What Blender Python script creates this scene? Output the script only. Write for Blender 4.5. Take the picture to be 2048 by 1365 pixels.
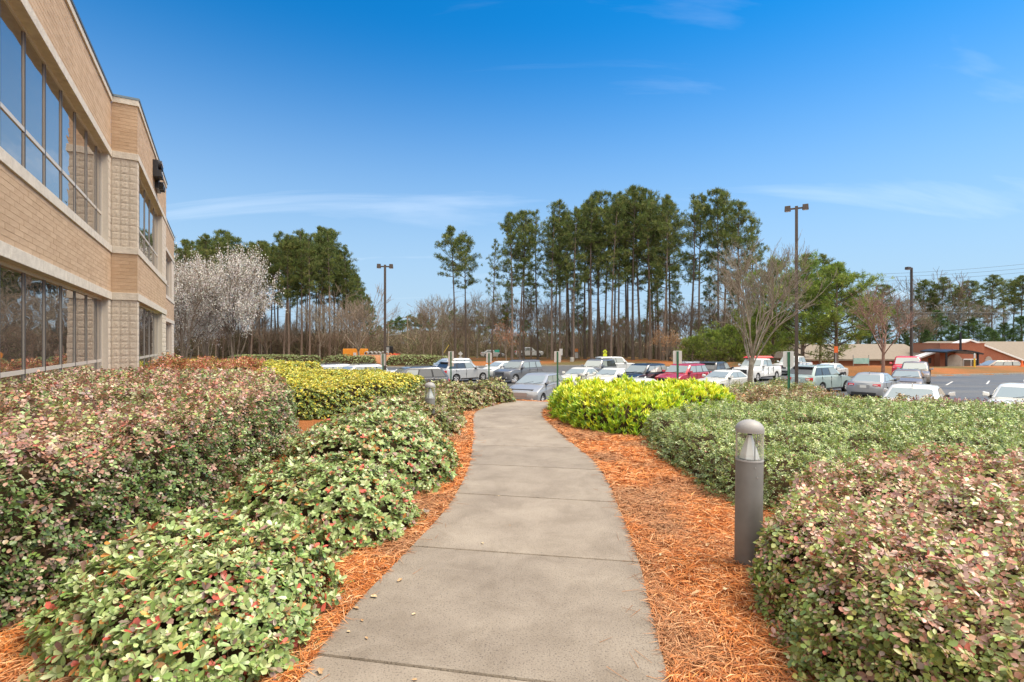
import bpy, bmesh, math, random
import numpy as np
from mathutils import Vector, Matrix

for o in list(bpy.data.objects):
    bpy.data.objects.remove(o, do_unlink=True)
scene = bpy.context.scene
COL = scene.collection
R = math.radians

# ------------------------------------------------------------------ camera
CAMZ = 1.61
cd = bpy.data.cameras.new('camera')
cd.sensor_width = 36.0
cd.lens = 18.0
cd.shift_y = 0.0017
cd.clip_start = 0.05
cd.clip_end = 3000
cam = bpy.data.objects.new('camera', cd)
cam.location = (0, 0, CAMZ)
cam.rotation_euler = (R(90), 0, 0)
COL.objects.link(cam)
scene.camera = cam

# ------------------------------------------------------------------ sky, clouds, sun
SUN_EL, SUN_AZ = 60.0, 82.0            # azimuth clockwise from +Y (ahead) towards +X (to the right)
world = bpy.data.worlds.new('World')
scene.world = world
world.use_nodes = True
wt = world.node_tree
wt.nodes.clear()
def wn(t, **kw):
    n = wt.nodes.new(t)
    for k, v in kw.items():
        setattr(n, k, v)
    return n
def wl(a, b):
    wt.links.new(a, b)
wout = wn('ShaderNodeOutputWorld')
wbg = wn('ShaderNodeBackground')
sky = wn('ShaderNodeTexSky', sky_type='NISHITA', sun_disc=False)
sky.sun_elevation = R(SUN_EL)
sky.sun_rotation = R(SUN_AZ)
sky.air_density = 1.0
sky.dust_density = 0.3
sky.ozone_density = 3.5
sky.altitude = 300
hs = wn('ShaderNodeHueSaturation')
hs.inputs['Saturation'].default_value = 1.22
hs.inputs['Hue'].default_value = 0.497
wl(sky.outputs[0], hs.inputs['Color'])
skys = wn('ShaderNodeVectorMath', operation='SCALE')
skys.inputs['Scale'].default_value = 0.083
tint = wn('ShaderNodeVectorMath', operation='MULTIPLY')
tint.inputs[1].default_value = (.07, .79, 1.0)      # deep, clean spring air
wl(hs.outputs[0], tint.inputs[0])
wl(tint.outputs[0], skys.inputs[0])
tc = wn('ShaderNodeTexCoord')
sep = wn('ShaderNodeSeparateXYZ')
wl(tc.outputs['Generated'], sep.inputs[0])
def wmath(op, a, b=None, clamp=False):
    n = wn('ShaderNodeMath', operation=op, use_clamp=clamp)
    for i, v in enumerate((a, b)):
        if v is None: continue
        if isinstance(v, (int, float)): n.inputs[i].default_value = v
        else: wl(v, n.inputs[i])
    return n.outputs[0]
den = wmath('ADD', wmath('MAXIMUM', sep.outputs[2], 0.0), 0.16)
cx = wmath('DIVIDE', sep.outputs[0], den)
cy = wmath('DIVIDE', sep.outputs[1], den)
comb = wn('ShaderNodeCombineXYZ')
wl(cx, comb.inputs[0]); wl(cy, comb.inputs[1])
# high thin wisps, streaked
mp = wn('ShaderNodeMapping')
mp.inputs['Rotation'].default_value = (0, 0, R(-28))
mp.inputs['Scale'].default_value = (0.42, 1.5, 1.0)
mp.inputs['Location'].default_value = (4.3, 2.1, 0.0)
wl(comb.outputs[0], mp.inputs[0])
nz = wn('ShaderNodeTexNoise')
nz.inputs['Scale'].default_value = 1.25
nz.inputs['Detail'].default_value = 7
nz.inputs['Roughness'].default_value = 0.55
nz.inputs['Distortion'].default_value = 0.7
wl(mp.outputs[0], nz.inputs['Vector'])
rmp = wn('ShaderNodeValToRGB')
rmp.color_ramp.elements[0].position = 0.585
rmp.color_ramp.elements[1].position = 0.95
wl(nz.outputs[0], rmp.inputs[0])
wisp = wmath('MULTIPLY', rmp.outputs[0], 0.22)
# broken cloud overhead and behind (the upper windows reflect it)
nz2 = wn('ShaderNodeTexNoise')
nz2.inputs['Scale'].default_value = 0.9
nz2.inputs['Detail'].default_value = 6
nz2.inputs['Roughness'].default_value = 0.55
wl(comb.outputs[0], nz2.inputs['Vector'])
over = wmath('ADD', wmath('MULTIPLY', sep.outputs[2], 1.15), wmath('MULTIPLY', sep.outputs[1], -0.75))
bias = wmath('MULTIPLY', wmath('SUBTRACT', over, 0.62), 1.1)
cov = wmath('ADD', wmath('SUBTRACT', nz2.outputs[0], 0.5), bias)
mr = wn('ShaderNodeMapRange', interpolation_type='SMOOTHSTEP')
mr.inputs['From Min'].default_value = -0.05
mr.inputs['From Max'].default_value = 0.30
wl(cov, mr.inputs['Value'])
cover = wmath('MAXIMUM', wisp, wmath('MULTIPLY', mr.outputs[0], 0.93))
# milky air towards the horizon
hz = wn('ShaderNodeMapRange', interpolation_type='SMOOTHSTEP')
hz.inputs['From Min'].default_value = 0.55
hz.inputs['From Max'].default_value = 0.0
hz.inputs['To Max'].default_value = 0.95
wl(sep.outputs[2], hz.inputs['Value'])
m0 = wn('ShaderNodeMix', data_type='RGBA')
wl(hz.outputs[0], m0.inputs['Factor'])
wl(skys.outputs[0], m0.inputs[6])
m0.inputs[7].default_value = (0.235, 0.305, 0.385, 1)
m1 = wn('ShaderNodeMix', data_type='RGBA')
wl(cover, m1.inputs['Factor'])
wl(m0.outputs[2], m1.inputs[6])
m1.inputs[7].default_value = (0.94, 0.90, 0.83, 1)
wl(m1.outputs[2], wbg.inputs['Color'])
wbg.inputs['Strength'].default_value = 1.0
wl(wbg.outputs[0], wout.inputs[0])

sd = bpy.data.lights.new('sun', 'SUN')
sd.energy = 2.2
sd.angle = R(28)
sd.color = (1.0, 0.88, 0.71)
sun = bpy.data.objects.new('sun', sd)
_se, _sa = R(SUN_EL), R(SUN_AZ)
_dir = Vector((math.sin(_sa) * math.cos(_se), math.cos(_sa) * math.cos(_se), math.sin(_se)))
sun.rotation_euler = (-_dir).to_track_quat('-Z', 'Y').to_euler()
sun.location = (30, 20, 40)
COL.objects.link(sun)

scene.view_settings.view_transform = 'Standard'
scene.view_settings.look = 'None'
scene.view_settings.gamma = 1.0
scene.view_settings.use_curve_mapping = False
scene.view_settings.exposure = 1.2
scene.render.engine = 'CYCLES'
scene.cycles.max_bounces = 6
scene.cycles.diffuse_bounces = 3
scene.cycles.glossy_bounces = 3
scene.cycles.transmission_bounces = 4
scene.cycles.transparent_max_bounces = 8
scene.cycles.caustics_reflective = False
scene.cycles.caustics_refractive = False
scene.cycles.use_denoising = True

# ------------------------------------------------------------------ helpers
rng = np.random.default_rng(11)
random.seed(11)
def PX(px, Y): return (px - 1024.0) / 1024.0 * Y          # photograph column at distance Y -> metres to the side
def PZ(py, Y): return CAMZ - (py - 686.0) / 1024.0 * Y    # photograph row at distance Y -> height

def np_mesh(name, V, F, col=None, smooth=False):
    V = np.asarray(V, dtype=np.float32).reshape(-1, 3)
    Fs = F if isinstance(F, list) else [F]
    Fs = [np.asarray(f, dtype=np.int32) for f in Fs if len(f)]
    me = bpy.data.meshes.new(name)
    me.vertices.add(len(V))
    me.vertices.foreach_set('co', V.ravel())
    nl = sum(f.size for f in Fs); npoly = sum(len(f) for f in Fs)
    me.loops.add(nl); me.polygons.add(npoly)
    me.loops.foreach_set('vertex_index', np.concatenate([f.ravel() for f in Fs]))
    st, tot, a = [], [], 0
    for f in Fs:
        k = f.shape[1]
        st.append(a + np.arange(len(f), dtype=np.int32) * k); a += f.size
        tot.append(np.full(len(f), k, np.int32))
    me.polygons.foreach_set('loop_start', np.concatenate(st))
    me.polygons.foreach_set('loop_total', np.concatenate(tot))
    if smooth:
        me.polygons.foreach_set('use_smooth', np.ones(npoly, bool))
    me.update(calc_edges=True)
    if col is not None:
        at = me.color_attributes.new('Col', 'FLOAT_COLOR', 'POINT')
        c = np.ones((len(V), 4), np.float32); c[:, :3] = col
        at.data.foreach_set('color', c.ravel())
    return me

def link(name, me, mat=None, parent=None, loc=None, rot=None, kind=None):
    o = bpy.data.objects.new(name, me)
    COL.objects.link(o)
    if mat is not None and me is not None and len(me.materials) == 0:
        me.materials.append(mat)
    if parent is not None: o.parent = parent
    if loc is not None: o.location = loc
    if rot is not None: o.rotation_euler = rot
    if kind: o['kind'] = kind
    return o
def tag(o, label, cat, group=None):
    o['label'] = label; o['category'] = cat
    if group: o['group'] = group
    return o
def thing(name, label, cat, loc=(0, 0, 0), rz=0.0, group=None):
    o = bpy.data.objects.new(name, None)
    o.empty_display_size = 0.2
    COL.objects.link(o)
    o.location = loc; o.rotation_euler = (0, 0, rz)
    return tag(o, label, cat, group)

class MB:
    """collects faces for one mesh"""
    def __init__(s): s.v = []; s.f = []
    def add(s, vs, fs):
        b = len(s.v); s.v += [tuple(v) for v in vs]; s.f += [tuple(i + b for i in f) for f in fs]; return s
    def box(s, x0, x1, y0, y1, z0, z1):
        return s.add([(x0,y0,z0),(x1,y0,z0),(x1,y1,z0),(x0,y1,z0),(x0,y0,z1),(x1,y0,z1),(x1,y1,z1),(x0,y1,z1)],
                     [(3,2,1,0),(4,5,6,7),(0,1,5,4),(1,2,6,5),(2,3,7,6),(3,0,4,7)])
    def hexa(s, pts):   # 8 points, bottom ring then top ring
        return s.add(pts, [(3,2,1,0),(4,5,6,7),(0,1,5,4),(1,2,6,5),(2,3,7,6),(3,0,4,7)])
    def tube(s, pts, rad, n=8, cap=True):
        pts = [Vector(p) for p in pts]; rings = []
        for i, p in enumerate(pts):
            a = pts[max(i-1, 0)]; b = pts[min(i+1, len(pts)-1)]
            t = (b - a).normalized()
            u = t.cross(Vector((0, 0, 1)) if abs(t.z) < .9 else Vector((1, 0, 0))).normalized(); w = t.cross(u)
            r = rad[i] if hasattr(rad, '__len__') else rad
            rings.append([p + (u*math.cos(2*math.pi*k/n) + w*math.sin(2*math.pi*k/n))*r for k in range(n)])
        vs = [v for r_ in rings for v in r_]; fs = []
        for i in range(len(pts)-1):
            for k in range(n):
                fs.append((i*n+k, i*n+(k+1) % n, (i+1)*n+(k+1) % n, (i+1)*n+k))
        if cap: fs += [tuple(range(n))[::-1], tuple(range((len(pts)-1)*n, len(pts)*n))]
        return s.add(vs, fs)
    def lathe(s, prof, n=24, axis='z', c=(0, 0, 0), cap=True):
        vs = []; fs = []
        for r, h in prof:
            for k in range(n):
                a = 2*math.pi*k/n; p, q = r*math.cos(a), r*math.sin(a)
                vs.append((p+c[0], q+c[1], h+c[2]) if axis == 'z' else (p+c[0], h+c[1], q+c[2]))
        for i in range(len(prof)-1):
            for k in range(n):
                f = (i*n+k, i*n+(k+1) % n, (i+1)*n+(k+1) % n, (i+1)*n+k)
                fs.append(f if axis == 'z' else f[::-1])
        if cap and prof[0][0] > 1e-4: fs.append(tuple(range(n))[::-1] if axis == 'z' else tuple(range(n)))
        if cap and prof[-1][0] > 1e-4:
            t = tuple(range((len(prof)-1)*n, len(prof)*n)); fs.append(t if axis == 'z' else t[::-1])
        return s.add(vs, fs)
    def mesh(s, name, smooth=None, bevel=0.0, fix=False):
        me = bpy.data.meshes.new(name)
        me.from_pydata(s.v, [], s.f)
        if bevel or fix:
            bm = bmesh.new(); bm.from_mesh(me)
            if fix: bmesh.ops.remove_doubles(bm, verts=bm.verts, dist=1e-5)
            bmesh.ops.recalc_face_normals(bm, faces=bm.faces)
            if bevel:
                ed = [e for e in bm.edges if len(e.link_faces) == 2 and e.calc_face_angle(0) > R(30)]
                bmesh.ops.bevel(bm, geom=ed, offset=bevel, segments=2, affect='EDGES', profile=.5, clamp_overlap=True)
            bm.to_mesh(me); bm.free()
        if smooth is not None:
            me.polygons.foreach_set('use_smooth', np.ones(len(me.polygons), bool))
            me.set_sharp_from_angle(angle=R(smooth))
        me.update()
        return me
    def build(s, name, mat, parent=None, smooth=None, bevel=0.0, loc=None, rot=None, fix=False, kind=None):
        return link(name, s.mesh(name, smooth, bevel, fix), mat, parent, loc, rot, kind)

# ------------------------------------------------------------------ materials
def M(name, c1, c2=None, scale=4.0, rough=0.6, metal=0.0, bump=0.0, bscale=None, spec=0.5, coat=0.0, attr=False, transl=0.0, detail=5, rvar=0.0, stretch=None):
    m = bpy.data.materials.new(name); m.use_nodes = True
    nt = m.node_tree; b = nt.nodes['Principled BSDF']; out = nt.nodes['Material Output']
    L = nt.links.new
    b.inputs['Roughness'].default_value = rough
    b.inputs['Metallic'].default_value = metal
    b.inputs['Specular IOR Level'].default_value = spec
    b.inputs['Coat Weight'].default_value = coat
    b.inputs['Coat Roughness'].default_value = 0.06
    b.inputs['Base Color'].default_value = (*c1, 1)
    tcn = nt.nodes.new('ShaderNodeTexCoord'); vec = tcn.outputs['Object']
    if stretch:
        mpn = nt.nodes.new('ShaderNodeMapping'); mpn.inputs['Scale'].default_value = stretch
        L(vec, mpn.inputs[0]); vec = mpn.outputs[0]
    colout = None
    if c2 is not None or rvar:
        n = nt.nodes.new('ShaderNodeTexNoise'); n.inputs['Scale'].default_value = scale; n.inputs['Detail'].default_value = detail
        n.inputs['Roughness'].default_value = 0.6
        L(vec, n.inputs['Vector'])
        r = nt.nodes.new('ShaderNodeValToRGB')
        r.color_ramp.elements[0].position = 0.32; r.color_ramp.elements[1].position = 0.68
        L(n.outputs[0], r.inputs[0])
        if c2 is not None:
            mx = nt.nodes.new('ShaderNodeMix'); mx.data_type = 'RGBA'
            mx.inputs[6].default_value = (*c1, 1); mx.inputs[7].default_value = (*c2, 1)
            L(r.outputs[0], mx.inputs['Factor']); colout = mx.outputs[2]
        if rvar:
            mm = nt.nodes.new('ShaderNodeMapRange'); mm.inputs['To Min'].default_value = rough - rvar; mm.inputs['To Max'].default_value = rough + rvar
            L(r.outputs[0], mm.inputs['Value']); L(mm.outputs[0], b.inputs['Roughness'])
    if attr:
        a = nt.nodes.new('ShaderNodeAttribute'); a.attribute_name = 'Col'; colout = a.outputs['Color']
    if colout is not None: L(colout, b.inputs['Base Color'])
    if bump:
        n2 = nt.nodes.new('ShaderNodeTexNoise'); n2.inputs['Scale'].default_value = bscale or scale*4; n2.inputs['Detail'].default_value = 6
        L(vec, n2.inputs['Vector'])
        bp = nt.nodes.new('ShaderNodeBump'); bp.inputs['Strength'].default_value = bump; bp.inputs['Distance'].default_value = 0.02
        L(n2.outputs[0], bp.inputs['Height']); L(bp.outputs[0], b.inputs['Normal'])
    if transl:
        tr = nt.nodes.new('ShaderNodeBsdfTranslucent'); ms = nt.nodes.new('ShaderNodeMixShader')
        ms.inputs[0].default_value = transl
        if colout is not None: L(colout, tr.inputs[0])
        else: tr.inputs[0].default_value = (*c1, 1)
        L(b.outputs[0], ms.inputs[1]); L(tr.outputs[0], ms.inputs[2]); L(ms.outputs[0], out.inputs[0])
    return m

MAT = {}
MAT['leaf'] = M('leaf', (.1, .15, .05), attr=True, rough=.36, spec=.6, transl=.16)
MAT['needle'] = M('needle', (.05, .09, .02), attr=True, rough=.6, spec=.3, transl=.25)
MAT['straw'] = M('straw', (.4, .14, .04), attr=True, rough=.7, spec=.25)
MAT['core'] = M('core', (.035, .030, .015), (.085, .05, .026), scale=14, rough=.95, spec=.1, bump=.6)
MAT['twig'] = M('twig', (.20, .105, .06), (.30, .19, .12), scale=9, rough=.9, spec=.15)
MAT['bark_pine'] = M('bark_pine', (.15, .11, .085), (.26, .205, .165), scale=3.5, rough=.95, spec=.1, bump=.8, stretch=(3, 3, .8))
MAT['bark_dark'] = M('bark_dark', (.075, .058, .047), (.14, .115, .095), scale=3.5, rough=.95, spec=.1, bump=.8, stretch=(3, 3, .8))
MAT['bark_grey'] = M('bark_grey', (.17, .145, .115), (.34, .31, .255), scale=5, rough=.9, spec=.15, bump=.5)
MAT['bark_tan'] = M('bark_tan', (.2, .155, .115), (.28, .22, .17), scale=5, rough=.9, spec=.15)
MAT['bark_red'] = M('bark_red', (.25, .15, .115), (.32, .21, .165), scale=5, rough=.9, spec=.15)
# ------------------------------------------------------------------ terrain, car park, walk
NEAR_EDGE = [(90, 9), (60, 12.5), (24, 15.6), (17.5, 16.1), (13.8, 17.2), (13.2, 20.5), (13.0, 24), (11.6, 26.4), (9.6, 26.6), (8.2, 24.6), (6.6, 21.6),
             (3.6, 20.4), (0.0, 24.4), (-4, 27.4), (-9, 29.8), (-16, 31.6), (-30, 35), (-46, 38)]
FAR_EDGE = [(-46, 66), (-30, 69.5), (-10, 71.5), (4, 75), (17, 76), (26, 66), (30.2, 57), (31.6, 49.2), (36, 48.8), (43, 51.6), (62, 57), (90, 62)]
LOT = NEAR_EDGE + FAR_EDGE
LZY = [-50, 10, 18, 31, 45, 80, 900]
LZZ = [-1.25, -1.25, -1.36, -1.60, -1.70, -1.80, -1.80]
def lz(y): return np.interp(y, LZY, LZZ)
def seg_dist(x, y, poly, closed=True):
    x = np.asarray(x, float); y = np.asarray(y, float)
    d = np.full(x.shape, 1e9); n = len(poly)
    for i in range(n if closed else n-1):
        ax, ay = poly[i]; bx, by = poly[(i+1) % n]
        ex, ey = bx-ax, by-ay; L2 = ex*ex+ey*ey+1e-12
        t = np.clip(((x-ax)*ex+(y-ay)*ey)/L2, 0, 1)
        d = np.minimum(d, np.hypot(x-ax-t*ex, y-ay-t*ey))
    return d
def inside(x, y, poly):
    x = np.asarray(x, float); y = np.asarray(y, float)
    c = np.zeros(x.shape, bool); n = len(poly)
    for i in range(n):
        ax, ay = poly[i]; bx, by = poly[(i+1) % n]
        if ay == by: continue
        c ^= ((ay > y) != (by > y)) & (x < (bx-ax)*(y-ay)/(by-ay)+ax)
    return c
def sm(t):
    t = np.clip(t, 0, 1); return t*t*(3-2*t)
_ne = sorted(NEAR_EDGE)
def zg(x, y):
    x = np.asarray(x, float); y = np.asarray(y, float)
    ins = inside(x, y, LOT); dn = seg_dist(x, y, NEAR_EDGE, False); df = seg_dist(x, y, FAR_EDGE, False)
    near = (dn <= df)
    base = -0.035 + 0*x
    left_fall = -0.9*sm((y-40)/50)
    zn = (lz(y)+.10)*(1-sm(dn/7.5)) + (base+left_fall)*sm(dn/7.5)
    zr = np.interp(df, [0, 1, 4, 7, 13, 25], [-1.58, -1.44, -1.0, -0.95, -2.35, -2.6]) - .28*sm((x-40)/8)*np.interp(df, [0, 4, 7, 13], [0, 1, 1, 0])
    zc = np.interp(df, [0, 3, 8, 40, 120], [-1.68, -1.42, -1.28, -1.25, -1.0])
    w = sm((x-24)/10)
    zf = zc*(1-w)+zr*w
    z = np.where(near, zn, zf)
    side = sm((-x-44)/12)
    z = z*(1-side)+(-.8)*side
    return np.where(ins, lz(y)-.08, z)
def zg1(x, y): return float(zg(np.array([x]), np.array([y]))[0])

def axis(parts):
    a = np.concatenate([np.arange(p, q, s) for p, q, s in parts]); return np.unique(np.round(a, 4))
gx = axis([(-900, -300, 100), (-300, -80, 20), (-80, -40, 4), (-40, -14, 1), (-14, 22, .4), (22, 60, .8), (60, 120, 4), (120, 300, 20), (300, 901, 100)])
gy = axis([(-60, -6, 6), (-6, 32, .4), (32, 90, .8), (90, 160, 5), (160, 400, 30), (400, 1501, 100)])
XX, YY = np.meshgrid(gx, gy)
ZZ = zg(XX, YY)
nb = (np.abs(XX) < 30) & (YY < 30)
ZZ = ZZ + np.where(nb & ~inside(XX, YY, LOT), .012*np.sin(XX*3.1+YY*1.7)*np.sin(YY*2.3-XX*.9), 0)
nx, ny = len(gx), len(gy)
idx = np.arange(nx*ny).reshape(ny, nx)
F = np.stack([idx[:-1, :-1], idx[:-1, 1:], idx[1:, 1:], idx[1:, :-1]], -1).reshape(-1, 4)
def ground_material():
    m = M('ground_cover', (.26, .092, .03), (.37, .148, .056), scale=9, rough=.95, spec=.1, bump=1.0, bscale=60)
    nt = m.node_tree; L = nt.links.new; b = nt.nodes['Principled BSDF']
    src = b.inputs['Base Color'].links[0].from_socket
    # woodland floor: patches of brown litter and thin grass
    tcn = nt.nodes.new('ShaderNodeTexCoord')
    n = nt.nodes.new('ShaderNodeTexNoise'); n.inputs['Scale'].default_value = .11; n.inputs['Detail'].default_value = 6
    L(tcn.outputs['Object'], n.inputs['Vector'])
    r = nt.nodes.new('ShaderNodeValToRGB'); r.color_ramp.elements[0].position = .42; r.color_ramp.elements[1].position = .60
    L(n.outputs[0], r.inputs[0])
    sp = nt.nodes.new('ShaderNodeSeparateXYZ'); L(tcn.outputs['Object'], sp.inputs[0])
    far = nt.nodes.new('ShaderNodeMapRange'); far.inputs['From Min'].default_value = 44; far.inputs['From Max'].default_value = 60
    L(sp.outputs[1], far.inputs['Value'])
    mu0 = nt.nodes.new('ShaderNodeMath'); mu0.operation = 'MULTIPLY'; L(r.outputs[0], mu0.inputs[0]); L(far.outputs[0], mu0.inputs[1])
    far2 = nt.nodes.new('ShaderNodeMapRange'); far2.inputs['From Min'].default_value = 88; far2.inputs['From Max'].default_value = 104
    L(sp.outputs[1], far2.inputs['Value'])
    mu = nt.nodes.new('ShaderNodeMath'); mu.operation = 'MAXIMUM'; L(mu0.outputs[0], mu.inputs[0]); L(far2.outputs[0], mu.inputs[1])
    mx = nt.nodes.new('ShaderNodeMix'); mx.data_type = 'RGBA'; mx.inputs[7].default_value = (.13, .105, .045, 1)
    L(mu.outputs[0], mx.inputs['Factor']); L(src, mx.inputs[6]); L(mx.outputs[2], b.inputs['Base Color'])
    return m
g = link('ground', np_mesh('ground', np.stack([XX, YY, ZZ], -1), F, smooth=True), ground_material(), kind='structure')

# asphalt
MAT['asphalt'] = M('asphalt', (.068, .070, .076), (.112, .115, .121), scale=.35, rough=.6, spec=.35, bump=.25, bscale=90, rvar=.16, stretch=(.35, 2.2, 1))
bm = bmesh.new()
vs = [bm.verts.new((x, y, 0)) for x, y in LOT]
bm.faces.new(vs)
bmesh.ops.triangulate(bm, faces=bm.faces)
for yc in LZY[1:-1]:
    bmesh.ops.bisect_plane(bm, geom=bm.verts[:]+bm.edges[:]+bm.faces[:], plane_co=(0, yc, 0), plane_no=(0, 1, 0))
for v in bm.verts: v.co.z = float(lz(v.co.y))
bmesh.ops.recalc_face_normals(bm, faces=bm.faces)
if sum(f.normal.z for f in bm.faces) < 0: bmesh.ops.reverse_faces(bm, faces=bm.faces)
me = bpy.data.meshes.new('car_park'); bm.to_mesh(me); bm.free()
link('car_park', me, MAT['asphalt'], kind='structure')

# kerbs
MAT['kerb'] = M('kerb', (.30, .28, .25), (.40, .38, .34), scale=6, rough=.85, bump=.2)
def kerb(poly, name, out):
    mb = MB(); pts = []
    for (ax, ay), (bx, by) in zip(poly[:-1], poly[1:]):
        n = max(1, int(math.hypot(bx-ax, by-ay)/2))
        pts += [(ax+(bx-ax)*i/n, ay+(by-ay)*i/n) for i in range(n)]
    pts.append(poly[-1])
    rows = []
    for i, (x, y) in enumerate(pts):
        a = pts[max(i-1, 0)]; b = pts[min(i+1, len(pts)-1)]
        tx, ty = b[0]-a[0], b[1]-a[1]; l = math.hypot(tx, ty); nx_, ny_ = -ty/l*out, tx/l*out
        z = float(lz(y))
        rows.append([(x, y, z-.1), (x, y, z+.14), (x+nx_*.15, y+ny_*.15, z+.15), (x+nx_*.16, y+ny_*.16, z-.1)])
    for a, b in zip(rows[:-1], rows[1:]):
        mb.add(a+b, [(0, 1, 5, 4), (1, 2, 6, 5), (2, 3, 7, 6)])
    return mb.build(name, MAT['kerb'], kind='structure', fix=True)
kerb(NEAR_EDGE, 'kerb', -1)
kerb(FAR_EDGE, 'kerb', -1)

# painted stall lines
MAT['paint_white'] = M('paint_white', (.62, .62, .60), (.45, .45, .44), scale=3, rough=.7)
def line_strip(x0, y0, x1, y1, w=.11):
    dx, dy = x1-x0, y1-y0; l = math.hypot(dx, dy); nx_, ny_ = -dy/l*w/2, dx/l*w/2
    mb = MB(); k = 4
    for i in range(k):
        a, b = i/k, (i+1)/k
        p = [(x0+dx*a+nx_, y0+dy*a+ny_), (x0+dx*a-nx_, y0+dy*a-ny_), (x0+dx*b-nx_, y0+dy*b-ny_), (x0+dx*b+nx_, y0+dy*b+ny_)]
        mb.add([(x, y, float(lz(y))+.005) for x, y in p], [(0, 1, 2, 3)])
    return mb.build('stall_line', MAT['paint_white'], kind='structure', fix=True)
AX = (math.sin(R(44.5)), math.cos(R(44.5)))          # direction the angled stalls point
for i in range(8):                                    # open stalls on the right
    x, y = 33.5+i*4.1, 39.5+i*1.05
    line_strip(x, y, x+AX[0]*5.6, y+AX[1]*5.6)
for i in range(6):
    x, y = 27.0+i*4.3, 24.2-i*.4
    line_strip(x, y, x+AX[0]*5.4, y+AX[1]*5.4)
for i in range(7):
    x, y = 4.2+i*2.75, 38.9
    line_strip(x-AX[0]*5.2, y-AX[1]*5.2, x, y)

# concrete walk: separate slabs with open joints
WL = [(-1.02, 1.2), (-1.02, 2.43), (-.985, 3.06), (-.80, 4.06), (-.67, 4.8), (-.60, 5.5), (-.575, 6.3), (-.58, 7.05), (-.63, 8.1), (-.745, 9.75), (-.86, 11.3), (-.78, 12.3), (-.35, 13.45), (.35, 14.7), (1.35, 16.2), (2.4, 17.6), (3.3, 18.9)]
WR = [(.64, .9), (.726, 2.2), (.93, 3.7), (1.02, 4.55), (1.065, 5.2), (1.12, 5.9), (1.135, 6.55), (1.10, 7.25), (1.01, 7.9), (.82, 9.6), (.70, 10.95), (.72, 11.9), (.86, 12.7), (1.5, 13.7), (2.5, 15.0), (3.5, 16.4), (4.5, 17.8)]
def pl_resample(p, n):
    p = np.array(p); d = np.r_[0, np.cumsum(np.hypot(*np.diff(p, axis=0).T))]
    t = np.linspace(0, 1, n)
    # smooth with Catmull-Rom style cubic on the control index
    q = np.interp(t*d[-1], d, np.arange(len(p)))
    out = []
    for u in q:
        i = min(int(u), len(p)-2); f = u-i
        p0, p1, p2, p3 = p[max(i-1, 0)], p[i], p[i+1], p[min(i+2, len(p)-1)]
        out.append(.5*((2*p1)+(-p0+p2)*f+(2*p0-5*p1+4*p2-p3)*f*f+(-p0+3*p1-3*p2+p3)*f**3))
    return np.array(out)
JL = [1.2, 2.65, 4.06, 5.49, 6.82, 8.08, 9.75, 11.55, 13.2, 14.8, 16.4, 18.2]     # joint positions, left edge Y
JR = [.95, 2.32, 3.757, 5.17, 6.49, 7.85, 9.6, 11.3, 12.75, 14.2, 15.8, 17.4]     # right edge Y
_wl = pl_resample(WL, 400); _wr = pl_resample(WR, 400)
def edge_at(E, y): return np.interp(y, E[:, 1], E[:, 0])
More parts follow.
